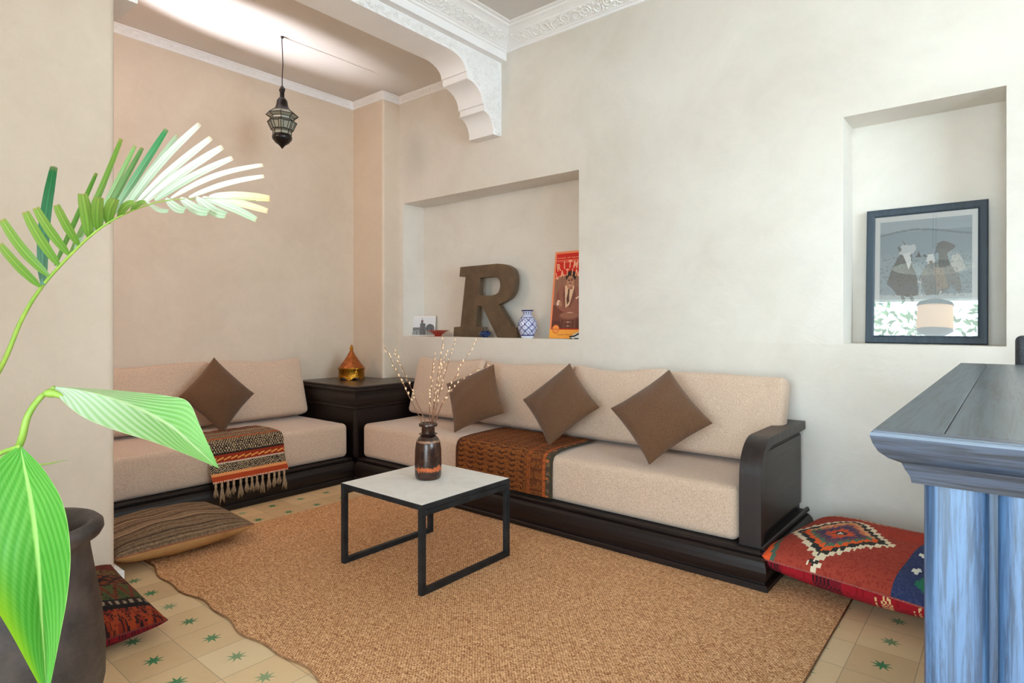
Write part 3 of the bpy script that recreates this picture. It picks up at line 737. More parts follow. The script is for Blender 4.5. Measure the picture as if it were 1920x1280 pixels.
for i, (a, b, c, d, lab) in enumerate(tips):
    root = base_c + Vector((rs.uniform(-.018, .018), rs.uniform(-.018, .018), .205)); A = pt(a[0], a[1], 3.106); B = pt(b[0], b[1], (3.106 + d) / 2); C_ = pt(c[0], c[1], d)
    P = []
    for k in range(15):
        t = k / 14; q = A * (1 - t) * (1 - t) + (B * 2 - (A + C_) / 2) * 2 * t * (1 - t) + C_ * t * t
        P.append(q + Vector((rs.uniform(-1, 1), rs.uniform(-1, 1), 0)) * .0025)
    tw = thing('willow_twig', lab, 'twig', tuple(root), group='willow twigs in the dark vase')
    rad = [.0026] + [.0026 - .0017 * k / 14 for k in range(15)]
    o = obj('stem', tube(nb(), [root] + P, rad, 6), M['twig'], tw, smooth=True); at0(o, tw)
    nk = 13 if i != 7 else 10
    for k in range(nk):
        t = .26 + .72 * k / (nk - 1) + rs.uniform(-.02, .02); f = min(13.99, max(0, t * 14)); j = int(f); q = P[j].lerp(P[j + 1], f - j); dr = (P[j + 1] - P[j]).normalized()
        side = Vector((rs.uniform(-1, 1), rs.uniform(-1, 1), 0)).normalized()
        cc = bpy.data.objects.new('catkin', cme); COL.objects.link(cc); cc.parent = tw; cc.matrix_parent_inverse = Matrix.Translation(-root)
        cc.location = q + side * .0055 + dr * .002; cc.rotation_euler = (dr + side * .5).to_track_quat('Z', 'Y').to_euler(); s0 = 1.08 - .42 * t + rs.uniform(-.1, .15); cc.scale = (s0, s0, s0 * (1 + .7 * t))

# brass sugar box on the corner cabinet
bx = thing('brass_box', 'round brass box with pointed copper lid on the corner cabinet', 'box', (-4.486, 3.194, .7135))
bm = nb(); n = 72
rings = []
for z, r_ in ((.022, .108), (.024, .113), (.034, .112), (.085, .112), (.092, .117), (.104, .117), (.106, .108), (.100, .106), (.024, .100)):
    rings.append([(r_ * (1 + (.012 * math.sin(6 * 2 * PI * k / n) if .03 < z < .09 else 0)) * math.cos(2 * PI * k / n), r_ * math.sin(2 * PI * k / n), z) for k in range(n)])
obj('body', loft(rings, capa=False), M['brass'], bx, smooth=40)
bm = nb()
for k in range(6):   # scalloped foot
    a0 = 2 * PI * k / 6 + .25; pts = []
    for j in range(9):
        a = a0 + (j / 8 - .5) * .62; h_ = .0225 * (math.cos((j / 8 - .5) * PI) ** .6 if j not in (0, 8) else 0)
        pts.append((a, h_))
    for (a, h1), (b, h2_) in zip(pts[:-1], pts[1:]):
        vs = [bm.verts.new((r_ * math.cos(t), r_ * math.sin(t), z)) for r_ in (.113, .105) for t, z in ((a, .0235 - h1), (b, .0235 - h2_), (b, .0245), (a, .0245))]
        bmesh.ops.convex_hull(bm, input=vs)
obj('foot_ring', bm, M['brass'], bx)
lid = loft([[(r_ * (1 + .03 * abs(math.sin(4 * 2 * PI * k / 64))) * math.cos(2 * PI * k / 64), r_ * (1 + .03 * abs(math.sin(4 * 2 * PI * k / 64))) * math.sin(2 * PI * k / 64), z) for k in range(64)] for r_, z in ((.106, .1045), (.104, .112), (.086, .135), (.062, .170), (.040, .203), (.024, .232), (.014, .250))])
ld = obj('lid', lid, M['copper'], bx, smooth=40)
obj('finial', lathe([(0, .249), (.016, .250), (.018, .256), (.010, .262), (.017, .270), (.018, .276), (.009, .283), (.008, .286), (.012, .292), (.009, .300), (.003, .304), (0, .308)], 24), M['brass'], ld, smooth=True)

# ------------------------------------------------------------------ hanging lantern
LX, LY = -4.101, 2.32
ln = thing('hanging_lantern', 'black iron and glass lantern hanging from the alcove ceiling', 'lantern', (LX, LY, 2.483))
K = .003893
def zz(y): return (278 - (60 + y / 5.333)) * K
def pr(px): return px / 5.333 * K
obj('cord', tube(nb(), [(0, 0, zz(540)), (.001, 0, zz(450)), (.006, .002, zz(330)), (.004, 0, zz(200)), (-.003, 0, zz(100)), (-.004, 0, 3.30 - 2.483 - .012)], .0035, 8), M['black'], ln, smooth=True)
obj('ceiling_rose', lathe([(0, 3.299 - 2.483), (.011, 3.299 - 2.483), (.011, 3.29 - 2.483), (.005, 3.283 - 2.483), (0, 3.283 - 2.483)], 16), M['black'], ln)
bm = nb(); tube(bm, [(0, 0, zz(655)), (0, 0, zz(598))], pr(22), 14)
obj('neck', bm, M['black'], ln, smooth=40)
obj('hook_cap', loft([[(a * pr(r_), b * pr(r_) * .6, zz(y) ) for a, b in ((-1, -1), (1, -1), (1, 1), (-1, 1))] for r_, y in ((4, 530), (30, 575), (24, 600))]), M['black'], ln)
obj('dome', lathe([(pr(16), zz(650)), (pr(34), zz(664)), (pr(50), zz(690)), (pr(56), zz(730)), (pr(68), zz(765)), (pr(92), zz(790)), (0, zz(792))], 24), M['black'], ln, smooth=50)
NS = 8
gp = [(95, 791), (153, 838), (112, 858), (107, 882), (140, 905), (104, 985), (88, 995), (88, 1030)]
obj('panes', lathe([(pr(a) * .985, zz(y)) for a, y in gp], NS), M['pane'], ln, rot=(0, 0, R(10)))
bm = nb()
P = [[(pr(a) * math.cos(2 * PI * i / NS + R(10)), pr(a) * math.sin(2 * PI * i / NS + R(10)), zz(y)) for i in range(NS)] for a, y in gp]
for i in range(NS):
    for r0, r1 in zip(P[:-1], P[1:]): tube(bm, [r0[i], r1[i]], .0026, 5)
    j = (i + 1) % NS
    for row in P: tube(bm, [row[i], row[j]], .0026, 5)
    A0, A1, B0, B1 = (Vector(q) for q in (P[4][i], P[4][j], P[5][i], P[5][j]))   # inner trapezoid on each side pane
    q = [A0.lerp(A1, .24).lerp(B0.lerp(B1, .24), .12), A0.lerp(A1, .76).lerp(B0.lerp(B1, .76), .12), A0.lerp(A1, .72).lerp(B0.lerp(B1, .72), .95), A0.lerp(A1, .28).lerp(B0.lerp(B1, .28), .95)]
    for a, b in zip(q, q[1:] + q[:1]): tube(bm, [a, b], .0022, 5)
    tube(bm, [A0, q[0]], .002, 5); tube(bm, [A1, q[1]], .002, 5)
obj('cage', bm, M['black'], ln)
obj('bottom_dome', lathe([(0, zz(1028)), (pr(86), zz(1030)), (pr(97), zz(1048)), (pr(92), zz(1075)), (pr(64), zz(1110)), (pr(34), zz(1130)), (pr(16), zz(1150)), (0, zz(1172))], 24), M['black'], ln, smooth=50)

# ------------------------------------------------------------------ things in the long niche
SZ = 1.0905
# metal letter
Rp = [(-3.686, 1.695), (-3.261, 1.698), (-3.171, 1.684), (-3.106, 1.65), (-3.074, 1.600), (-3.070, 1.522), (-3.090, 1.457), (-3.14, 1.405), (-3.249, 1.36), (-3.106, 1.177), (-3.058, 1.172), (-3.048, SZ), (-3.261, SZ), (-3.432, 1.351), (-3.489, 1.354), (-3.503, 1.177), (-3.42, 1.174), (-3.455, SZ), (-3.772, SZ), (-3.764, 1.174), (-3.686, 1.179), (-3.624, 1.605), (-3.699, 1.613)]
hole = [(-3.458, 1.590), (-3.300, 1.592), (-3.25, 1.575), (-3.232, 1.535), (-3.236, 1.49), (-3.261, 1.454), (-3.328, 1.437), (-3.467, 1.443)]
def smooth_run(P, i0, i1, n=5):
    """round the bowl of the letter between two outline points"""
    Q = P[i0:i1 + 1]; Q = [Q[0]] + Q + [Q[-1]]; out = []
    for k in range(1, len(Q) - 2):
        a, b, c, d = (np.array(t) for t in Q[k - 1:k + 3])
        for j in range(n):
            t = j / n; out.append(tuple(.5 * (2 * b + (c - a) * t + (2 * a - 5 * b + 4 * c - d) * t * t + (3 * b - a - 3 * c + d) * t ** 3)))
    return P[:i0] + out + P[i1:]
Rp = smooth_run(Rp, 1, 8); hole = smooth_run(hole, 1, 6)
bm = nb(); prism(bm, Rp, 'y', 3.745, 3.80, [hole])
o = obj('metal_letter', bm, M['rust']); tag(o, 'large bronzed metal letter R standing in the long niche', 'letter')
m_ = o.modifiers.new('b', 'BEVEL'); m_.width = .002; m_.segments = 2; m_.limit_method = 'ANGLE'

# small photograph on a card
def photo_col(U, V):
    C = np.zeros(U.shape + (3,)); C[:] = (206, 208, 212); q = h2(np.floor(U * 60), np.floor(V * 50))
    C[V < .42] = (120, 124, 128); C[(V < .42) & (q > .5)] = (78, 82, 86); C[(V < .28) & (((U * 18) % 1) < .3)] = (180, 184, 188)
    t = ((np.abs(U - .52) < .10) & (V < .62)) | ((np.abs(U - .5) < .05) & (V < .75)) | (ell(.8, .4, .16, .2, U, V)); C[t] = (66, 68, 72); C[t & (q > .6)] = (104, 108, 112)
    C[(np.abs(U - .5) < .015) & (V < .92)] = (90, 94, 98); C[(np.abs(U - .5) < .05) & (np.abs(V - .78) < .03)] = (140, 90, 90)
    b = (U < .03) | (U > .97) | (V < .05) | (V > .95); C[b] = (222, 222, 220)
    return C
ph = thing('photo_card', 'small black and white photograph propped at the left end of the niche', 'photograph', (-4.235, 3.79, SZ + .0015), R(28))
tl = R(8)
g1 = gridmesh('print', np.linspace(0, 1, 60), np.linspace(0, 1, 46), lambda U, V: ((U - .5) * .262, V * .185 * math.sin(tl), V * .185 * math.cos(tl)), photo_col)
obj('print', g1, M['paper'], ph)
obj('backing', loft([[(-.133, .002, -.001), (.133, .002, -.001), (.133, .008, -.001), (-.133, .008, -.001)], [(-.133, .002 + .188 * math.sin(tl), .188 * math.cos(tl)), (.133, .002 + .188 * math.sin(tl), .188 * math.cos(tl)), (.133, .008 + .188 * math.sin(tl), .188 * math.cos(tl)), (-.133, .008 + .188 * math.sin(tl), .188 * math.cos(tl))]]), M['tin'], ph)
di = obj('ceramic_dish', lathe([(0, 0), (.032, 0), (.034, .004), (.028, .010), (.05, .026), (.085, .046), (.100, .052), (.101, .055), (.096, .055), (.080, .050), (.045, .030), (0, .022)], 40), M['redglaze'], smooth=40, loc=(-3.955, 3.735, SZ))
tag(di, 'small red glazed dish in front of the black and white photograph', 'dish')
bp = thing('lidded_pot', 'tiny blue lidded pot at the foot of the metal letter', 'pot', (-3.345, 3.69, SZ))
obj('body', lathe([(0, 0), (.026, 0), (.028, .006), (.048, .022), (.052, .032), (.046, .042), (.026, .050), (.024, .052), (0, .052)], 32), M['blueglaze'], bp, smooth=40)
obj('lid', lathe([(.0, .0525), (.030, .0525), (.032, .056), (.020, .064), (.008, .068), (.005, .074), (.008, .080), (.004, .086), (0, .087)], 24), M['tin'], bp, smooth=40)

# blue and white vase
def vprof(t):
    Z = [0, .006, .02, .06, .10, .135, .155, .170, .180, .186, .205, .212, .216]; Rr = [.046, .048, .054, .072, .078, .072, .058, .045, .038, .036, .038, .048, .049]
    return np.interp(t * .216, Z, Rr), t * .216
def delft(U, V):
    C = np.zeros(U.shape + (3,)); C[:] = (214, 218, 232); blue = (34, 42, 110); mid = (110, 126, 186)
    a = U * 8; b = (V - .12) / .13; body = (V > .12) & (V < .74)
    d1 = np.abs(((a + b / 2) % 1) - .5); d2 = np.abs(((a - b / 2) % 1) - .5)
    cx = np.abs(((a + b / 2 + .5) % 1) - .5) + np.abs(((a - b / 2 + .5) % 1) - .5)
    C[body & ((d1 > .42) | (d2 > .42))] = blue
    C[body & (((d1 > .28) & (d1 < .33)) | ((d2 > .28) & (d2 < .33)))] = mid
    C[body & (d1 < .10) & (d2 < .10)] = blue; C[body & (d1 < .04)] = mid
    for v0, v1 in ((.08, .12), (.74, .76), (.84, .865), (.965, 1.0)): C[(V > v0) & (V < v1)] = blue
    nk = (V > .87) & (V < .96); C[nk & (((U * 16) % 1) < .45)] = blue; up = (V > .76) & (V < .84); C[up & (((U * 24 + V * 6) % 1) < .35)] = mid
    return C
def vpos(U, V):
    r_, z = vprof(V); return r_ * np.cos(2 * PI * U), r_ * np.sin(2 * PI * U), z
vz = thing('painted_vase', 'blue and white lattice painted ceramic vase beside the red poster', 'vase', (-2.925, 3.72, SZ))
obj('body', gridmesh('body', np.linspace(0, 1, 161), np.linspace(0, 1, 72), vpos, delft), M['glaze'], vz, smooth=True)
obj('rim', lathe([(.049, .2155), (.050, .218), (.046, .220), (.036, .214), (.034, .19), (.04, .02), (0, .01)], 40), plain('cobalt_rim', (30, 36, 92), .2, coat=.4), vz, smooth=40)

# poster
def poster_col(U, V):
    C = np.zeros(U.shape + (3,)); C[:] = (238, 140, 96)
    inn = (U > .055) & (U < .945) & (V < .975)
    top = inn & (V > .10); C[top] = (120, 66, 50)
    # red head with an arched lower edge
    arch = .715 + .065 * (1 - ((U - .5) / .5) ** 2) ** .5 - .0
    C[inn & (V > arch - .055 + .0)] = (206, 28, 14); e = inn & (np.abs(V - (arch - .055)) < .005); C[e] = (240, 150, 110)
    C[inn & (np.abs(V - .895) < .004)] = (240, 130, 100); C[inn & (np.abs(V - .882) < .002)] = (240, 130, 100)
    ph_ = inn & (V > .10) & (V < arch - .06)
    q = h2(np.floor(U * 110), np.floor(V * 200)); C[ph_] = (150, 104, 84); C[ph_ & (((U * 7) % 1) < .07)] = (104, 62, 50); C[ph_ & (V < .38)] = (112, 60, 46); C[ph_ & (V < .2)] = (90, 46, 36)
    P = lambda poly, c: C.__setitem__(inpoly(poly, U, V) & ph_ | (inpoly(poly, U, V) & inn & (V > .6) & (V < .80) & ell(.56, .7, .2, .11, U, V)), c)
    P([(.12, .38), (.14, .50), (.22, .585), (.42, .61), (.56, .57), (.70, .60), (.92, .56), (.96, .44), (.94, .30), (.80, .26), (.5, .28), (.3, .32)], (148, 92, 76))
    P([(.12, .38), (.14, .50), (.20, .56), (.26, .44), (.24, .36)], (132, 80, 66))
    P([(.40, .60), (.47, .61), (.66, .61), (.70, .58), (.58, .38), (.44, .34)], (226, 190, 158))
    P([(.50, .56), (.56, .565), (.55, .51), (.57, .42), (.50, .38), (.47, .45), (.50, .51)], (92, 56, 44))
    P([(.38, .58), (.34, .50), (.42, .34), (.46, .34), (.42, .50)], (120, 72, 60)); P([(.70, .59), (.76, .48), (.60, .34), (.57, .36), (.66, .50)], (120, 72, 60))
    P([(.76, .455), (.84, .475), (.86, .465), (.78, .44)], (236, 206, 180)); P([(.16, .40), (.20, .44), (.28, .43), (.26, .385), (.18, .37)], (230, 196, 170)); P([(.24, .415), (.32, .42), (.35, .37), (.26, .36)], (176, 124, 98))
    hd = inn & (V > .5); V0 = V; V = V + .032
    C[hd & ell(.565, .735, .165, .068, U, V)] = (44, 24, 20); C[hd & ell(.555, .668, .118, .078, U, V)] = (186, 132, 104); C[hd & ell(.425, .675, .022, .022, U, V)] = (160, 108, 84); C[hd & ell(.686, .68, .020, .022, U, V)] = (150, 100, 78)
    C[hd & (ell(.515, .69, .028, .008, U, V) | ell(.60, .693, .028, .008, U, V))] = (56, 30, 24); C[hd & (ell(.512, .705, .036, .004, U, V) | ell(.604, .708, .036, .004, U, V))] = (70, 38, 30)
    C[hd & ell(.556, .668, .016, .012, U, V)] = (150, 98, 76); C[hd & ell(.556, .650, .045, .005, U, V)] = (60, 34, 28); C[hd & ell(.556, .637, .035, .007, U, V)] = (226, 190, 166); C[hd & ell(.60, .60, .05, .012, U, V)] = (150, 100, 80)
    V = V0
    # drum
    C[ph_ & ell(.60, .255, .33, .048, U, V)] = (128, 78, 62); C[ph_ & ell(.60, .262, .29, .036, U, V)] = (150, 100, 80); C[ph_ & ell(.62, .292, .10, .006, U, V)] = (214, 176, 150)
    dr = inpoly([(.29, .245), (.91, .245), (.84, .10), (.40, .10)], U, V) & ph_ & ~ell(.60, .255, .33, .048, U, V); C[dr] = (98, 52, 42)
    C[dr & (((U * 9) % 1) < .12)] = (140, 88, 68); C[ph_ & ell(.58, .185, .09, .004, U, V)] = (216, 180, 160); C[ph_ & ell(.58, .14, .06, .004, U, V)] = (200, 160, 140)
    C[inn & (V > .10) & (V < .112)] = (176, 28, 16)
    bot = (V < .10); C[bot] = (246, 168, 66)
    rr_ = np.hypot((U - .20) * .29, (V - .105) * .68); C[rr_ < .034] = (240, 150, 70); C[(rr_ < .034) & (rr_ > .029)] = (206, 92, 40); C[(rr_ < .03) & (np.abs(V - .105) < .003)] = (206, 92, 40)
    return C
PW, PH = .29, .680; ptl = math.asin(.09 / PH)
po = thing('poster', 'red and orange music poster of a suited man at the niche\'s right end', 'poster', (-2.620, 3.785, SZ + .001))
pf = lambda U, V, o_=0: ((U - .5) * PW, V * PH * math.sin(ptl) - o_, V * PH * math.cos(ptl))
obj('print', gridmesh('print', np.linspace(0, 1, 131), np.linspace(0, 1, 241), lambda U, V: pf(U, V), poster_col), M['paper'], po)
obj('card', loft([[(-PW / 2, .0008, 0), (PW / 2, .0008, 0), (PW / 2, .005, 0), (-PW / 2, .005, 0)], [(-PW / 2, .0008 + PH * math.sin(ptl), PH * math.cos(ptl)), (PW / 2, .0008 + PH * math.sin(ptl), PH * math.cos(ptl)), (PW / 2, .005 + PH * math.sin(ptl), PH * math.cos(ptl)), (-PW / 2, .005 + PH * math.sin(ptl), PH * math.cos(ptl))]]), plain('poster_card', (214, 170, 130), .8), po)
ink = plain('salmon_ink', (244, 176, 140), .6); ink2 = plain('brown_ink', (150, 70, 40), .6)
def letters(s, name, u0, u1, v0, bend, size, mat, w=1.0, sx=1.0):
    ms = []
    for i, ch in enumerate(s):
        if ch == ' ': continue
        t = i / (len(s) - 1); u = u0 + (u1 - u0) * t; q = 2 * t - 1; v = v0 + bend * (1 - q * q); sl = math.atan2(-bend * 4 * q * PH, (u1 - u0) * PW * 1) * .45
        me = text_mesh(ch, size, mat, po, name, None, .0002); x, y, z = pf(u, v, .0012)
        me.transform(Matrix.Translation((x, y, z)) @ Matrix.Rotation(-ptl, 4, 'X') @ Matrix.Rotation(PI / 2, 4, 'X') @ Matrix.Rotation(sl, 4, 'Z') @ Matrix.Diagonal((sx, w, 1, 1))); ms.append(me)
    bm = nb()
    for me in ms: bm.from_mesh(me)
    obj(name, bm, mat, po)
letters('RITMO', 'title_lettering', .15, .87, .812, .032, .080, ink, 1.0, .70)
letters('LATINO', 'title_lettering', .12, .92, .712, .040, .072, ink, 1.0, .66)
def small_print(name, words, u0, v0, h_, gap, mat, slope=0):
    """lines of print too small to read: short uneven strokes grouped like words"""
    rs = random.Random(6); bm = nb(); u = u0
    for n_ in words:
        for k in range(n_):
            hh = h_ * rs.uniform(.55, 1); w_ = gap * rs.uniform(.35, .6); z0 = v0 + slope * (u - u0)
            c = [pf(uu, vv, .0014) for uu, vv in ((u, z0), (u + w_, z0), (u + w_, z0 + hh), (u, z0 + hh))]
            bm.faces.new([bm.verts.new(q) for q in c]); u += gap
        u += gap * .9
    obj(name, bm, mat, po)
small_print('small_lettering', (8, 3, 7, 3), .09, .918, .014, .036, ink)
small_print('small_lettering', (8,), .36, .868, .008, .04, ink)
small_print('signature', (8, 8), .28, .036, .011, .026, ink2, .01)
sm = thing('small_ornament', 'tiny black and white ornament on the sill in front of the poster', 'ornament', (-2.452, 3.69, SZ))
obj('body', loft([[(x * k + dx, y * k, z) for x, y in [(.05 * math.cos(a * PI / 8), .022 * math.sin(a * PI / 8)) for a in range(16)]] for k, z, dx in ((.9, 0, 0), (1, .004, 0), (.98, .016, 0), (.7, .03, .008), (.4, .044, .018), (.1, .05, .024))]), plain('white_enamel', (216, 216, 214), .3), sm, smooth=60)
bm = nb(); tube(bm, [(-.045, -.012, .018), (0, -.019, .022), (.03, -.010, .040), (.045, 0, .036)], .006, 8); box(bm, -.04, -.02, -.024, -.018, .003, .009); box(bm, .0, .035, -.025, -.019, .003, .009)
obj('band', bm, M['black'], sm, smooth=40)

# ------------------------------------------------------------------ framed picture in the small niche
FW, FH, ftl = .535, .735, R(4.2)
fm = thing('framed_picture', 'framed black and white photograph of camels leaning in the small niche', 'picture', (-.357, 3.818, 1.0965))
def slab(x0, x1, z0, z1, y0, y1): return box(nb(), x0, x1, y0, y1, z0, z1)
tilt = Matrix.Rotation(-ftl, 4, 'X')
bw = .042
def fr_poly(a): return [(-FW / 2 + a, a), (FW / 2 - a, a), (FW / 2 - a, FH - a), (-FW / 2 + a, FH - a)]
lp = [[(x, y, z) for x, z in fr_poly(a)] for a, y in ((0, .0), (.002, -.014), (.006, -.017), (.030, -.015), (.038, -.010), (bw, -.008), (bw, .0))]
bm = loft(lp, capa=False, capb=False); obj('frame', bm, M['frame'], fm, smooth=30, mtx=tilt)
obj('backing', slab(-FW / 2 + .002, FW / 2 - .002, .002, FH - .002, .0005, .006), M['frame'], fm, mtx=tilt)
def camel_col(U, V):
    C = np.zeros(U.shape + (3,)); C[:] = (226, 232, 236)
    art = (U > .06) & (U < .94) & (V > .25) & (V < .955)
    C[art] = (112, 126, 134); u = (U - .06) / .88; v = (V - .25) / .705
    sky = art & (v > .60); C[sky] = (104, 118, 128); C[art & (v > .86)] = (122, 134, 142)
    C[art & (np.abs(v - .83 - .05 * np.sin(u * 4)) < .012)] = (84, 96, 106)
    C[art & (v < .13)] = (150, 158, 160)
    q = h2(np.floor(U * 90), np.floor(V * 110)); P = lambda poly, c: C.__setitem__(inpoly(poly, u, v) & art, c)
    P([(.40, .56), (.44, .60), (.47, .56)], (44, 50, 56)); P([(.42, .57), (.44, .63), (.46, .57)], (44, 50, 56)); P([(.49, .56), (.50, .60), (.52, .56)], (50, 56, 62))
    dark = (66, 70, 74); mid = (98, 102, 104); lt = (206, 212, 214)
    # left camel: neck, head, body, legs
    P([(.08, .26), (.12, .40), (.20, .56), (.24, .62), (.36, .60), (.36, .48), (.42, .34), (.44, .12), (.34, .10), (.20, .12), (.14, .20)], dark)
    P([(.22, .60), (.22, .68), (.27, .72), (.33, .70), (.40, .71), (.41, .65), (.37, .60), (.30, .58)], (150, 154, 156)); P([(.20, .68), (.22, .70), (.25, .66), (.22, .62)], dark)
    P([(.26, .60), (.34, .62), (.36, .50), (.33, .42), (.30, .50)], lt); P([(.29, .72), (.25, .77), (.28, .70)], dark)
    P([(.24, .12), (.28, .12), (.30, .0), (.27, .0)], mid); P([(.34, .12), (.38, .12), (.40, .0), (.36, .0)], mid)
    # rider in white
    P([(.52, .50), (.54, .58), (.60, .58), (.62, .50), (.60, .46)], lt); P([(.42, .26), (.50, .42), (.54, .48), (.62, .46), (.66, .30), (.60, .18), (.54, .26)], (176, 182, 184)); P([(.44, .27), (.56, .44), (.57, .40), (.48, .26)], lt); P([(.55, .51), (.59, .51), (.585, .46), (.555, .46)], (110, 100, 94))
    # right camel
    P([(.44, .30), (.52, .46), (.66, .50), (.78, .46), (.86, .40), (.90, .20), (.88, .12), (.80, .22), (.70, .12), (.52, .12)], mid)
    P([(.62, .60), (.64, .70), (.70, .73), (.78, .70), (.84, .66), (.80, .62), (.74, .58), (.68, .58)], dark); P([(.66, .60), (.74, .60), (.78, .44), (.66, .42)], dark)
    P([(.80, .56), (.86, .58), (.90, .52), (.94, .40), (.84, .36), (.78, .46)], (150, 152, 150)); P([(.60, .44), (.70, .42), (.76, .20), (.64, .16)], (120, 112, 104))
    C[art & (v < .6) & (v > .1) & (q > .82)] = C[art & (v < .6) & (v > .1) & (q > .82)] * .8
    C[art & ((inpoly([(.44, .02), (.46, .3), (.47, .3), (.46, .02)], u, v)) | inpoly([(.66, .02), (.67, .16), (.69, .16), (.68, .02)], u, v))] = (150, 154, 154)
    return np.clip(C * 1.35 + 16, 0, 250)  # print lightened overall, standing in for bright reflections on the glass
obj('photo_print', gridmesh('print', np.linspace(0, 1, 125), np.linspace(0, 1, 169), lambda U, V: ((U - .5) * (FW - 2 * bw + .004), U * 0 - .0015, bw - .002 + V * (FH - 2 * bw + .004)), camel_col), M['paper'], fm, mtx=tilt)
obj('glass', slab(-FW / 2 + bw - .004, FW / 2 - bw + .004, bw - .004, FH - bw + .004, -.0065, -.0045), M['glass'], fm, mtx=tilt)

# ------------------------------------------------------------------ floor cushions
def stepped(x, n): return (np.floor(x * n) + .5) / n
def kilim_main(U, V):
    u = (U + 1) / 2; v = (V + 1) / 2; C = np.zeros(u.shape + (3,)); q = h2(np.floor(u * 160), np.floor(v * 160)); C[:] = (160, 62, 46); C[q > .7] = (146, 50, 38); C[(v > .55) & (q < .6)] = (168, 54, 36)
    us_ = stepped(u, 64); vs_ = stepped(v + (np.floor(u * 64) % 2) / 84, 42); d = np.abs(us_ - .34) / .31 + np.abs(vs_ - .40) / .35
    for lim, c in ((1.0, (228, 208, 178)), (.87, (48, 46, 44)), (.74, (226, 92, 40)), (.62, (84, 112, 90)), (.52, (104, 70, 84)), (.42, (74, 60, 88)), (.33, (170, 80, 70)), (.25, (222, 84, 44)), (.15, (52, 50, 50)), (.07, (220, 214, 196))):
        C[d < lim] = c
    pk = (d < .74) & (d > .62) & (vs_ > .42); C[pk] = (214, 150, 110); pk = (d < .62) & (d > .52) & (vs_ > .45); C[pk] = (196, 110, 76)
    sm_ = np.abs(us_ - .34) / .035 + np.abs(vs_ - .035) / .03; C[sm_ < 1.2] = (228, 208, 178); C[sm_ < .7] = (48, 46, 44)
    z = (us_ + .25 * np.abs(((v * 9) % 1) - .5)); cr = (us_ < .13) & (vs_ < .26)
    C[cr & (us_ + vs_ * .3 < .13)] = (74, 96, 80); C[cr & (us_ + vs_ * .3 < .10)] = (226, 84, 38); C[cr & (us_ + vs_ * .3 < .055)] = (70, 50, 72)
    b = us_ + 0 > .735; C[b] = (44, 54, 92); C[b & (q > .6)] = (56, 64, 100)
    for cy in (.12, .32, .52, .72, .92):
        C[b & (np.abs(us_ - .87) / .055 + np.abs(vs_ - cy) / .06 < 1)] = (40, 112, 84) if int(cy * 10) % 4 else (230, 88, 36)
        C[b & (np.abs(us_ - .80) / .03 + np.abs(vs_ - cy - .1) / .045 < 1)] = (226, 226, 214)
    C[b & (us_ > .94)] = (226, 84, 38)
    for a, c in ((.86, (224, 196, 160)), (.90, (90, 60, 44)), (.93, (206, 150, 110)), (.96, (120, 80, 56))): C[np.abs(v - a - .006 * np.sign(np.sin(u * 150))) < .010] = c
    return C
def plaid(U, V):
    u = (U + 1) / 2; v = (V + 1) / 2; C = np.zeros(u.shape + (3,)); C[:] = (156, 20, 34)
    hatch = ((np.floor(u * 150) + np.floor(v * 150)) % 3) == 0
    for a, b in ((.0, .16), (.34, .50), (.9, 1)): k = (u > a) & (u < b); C[k] = (120, 18, 32); C[k & hatch] = (48, 14, 20)
    C[(q := h2(np.floor(u * 140), np.floor(v * 140))) > .8] = (138, 14, 26)
    for a, b in ((.665, .675), (.69, .745), (.84, .85), (.865, .875)): k = (u > a) & (u < b); C[k & (((v * 90 + u * 60) % 1) < .5)] = (222, 184, 130)
    return C
def cushion_obj(th, a, b, ttop, tbot, k, ctop, cbot, mtop, mbot, seed, n=90, pip=(190, 90, 80), pipr=.004, e=.42, wr=.004):
    u = np.sin(np.linspace(-PI / 2, PI / 2, n))
    obj('cover', gridmesh('cover', u, u, pillow_pos(a, b, ttop, k, e, 1, seed=seed, wr=wr), ctop), mtop, th, smooth=True)
    obj('underside', gridmesh('underside', u, u[::-1], pillow_pos(a, b, tbot, k, e * .8, -1, seed=seed + 1, wr=wr * .5), cbot), mbot, th, smooth=True)
    f = pillow_pos(a, b, 0, k, .5, 1, wr=0); kk = np.linspace(-1, 1, 26); P = []
    for U, V in ([(x, -1) for x in kk] + [(1, x) for x in kk[1:]] + [(x, 1) for x in kk[::-1][1:]] + [(-1, x) for x in kk[::-1][1:]]):
        X, Y, _ = f(np.array(U), np.array(V)); P.append((float(X), float(Y), 0))
    obj('piping', tube(nb(), P, pipr, 6), plain('piping', pip, .9, c2=tuple(int(t * .6) for t in pip), nscale=150), th, smooth=True)
kc = thing('floor_cushion', 'large red kilim floor cushion with stepped diamond, beside the sofa arm', 'cushion', mtx=basis((-.475, 3.135, .148), -10, 1.5, 0))
cushion_obj(kc, .375, .375, .105, .125, .035, kilim_main, plaid, M['pattern'], M['pattern'], 3, 150)
def stripes(U, V):
    u = (U + 1) / 2; v = (V + 1) / 2; C = np.zeros(u.shape + (3,)); q = h2(np.floor(u * 120) , np.floor(v * 90)); r_ = np.interp(u, [0, .08, .2, .35, .5, .62, .72, .85, 1], [0, .3, .1, .7, .2, .9, .3, .6, .2])
    w_ = .5 + .22 * np.sin(u * 190 + 2 * np.sin(u * 31)) + .18 * np.sin(u * 83 + 1) + .12 * np.sin(u * 41)
    t_ = np.clip(w_ + (q - .5) * .35, 0, 1)[..., None]; C[:] = np.array((66, 50, 38)) * (1 - t_) + np.array((150, 124, 96)) * t_
    for a in (.46, .64, .68): C[np.abs(u - a) < .006] = (166, 138, 108)
    return C
hide = lambda U, V: np.zeros(U.shape + (3,)) + np.array((188, 142, 88))
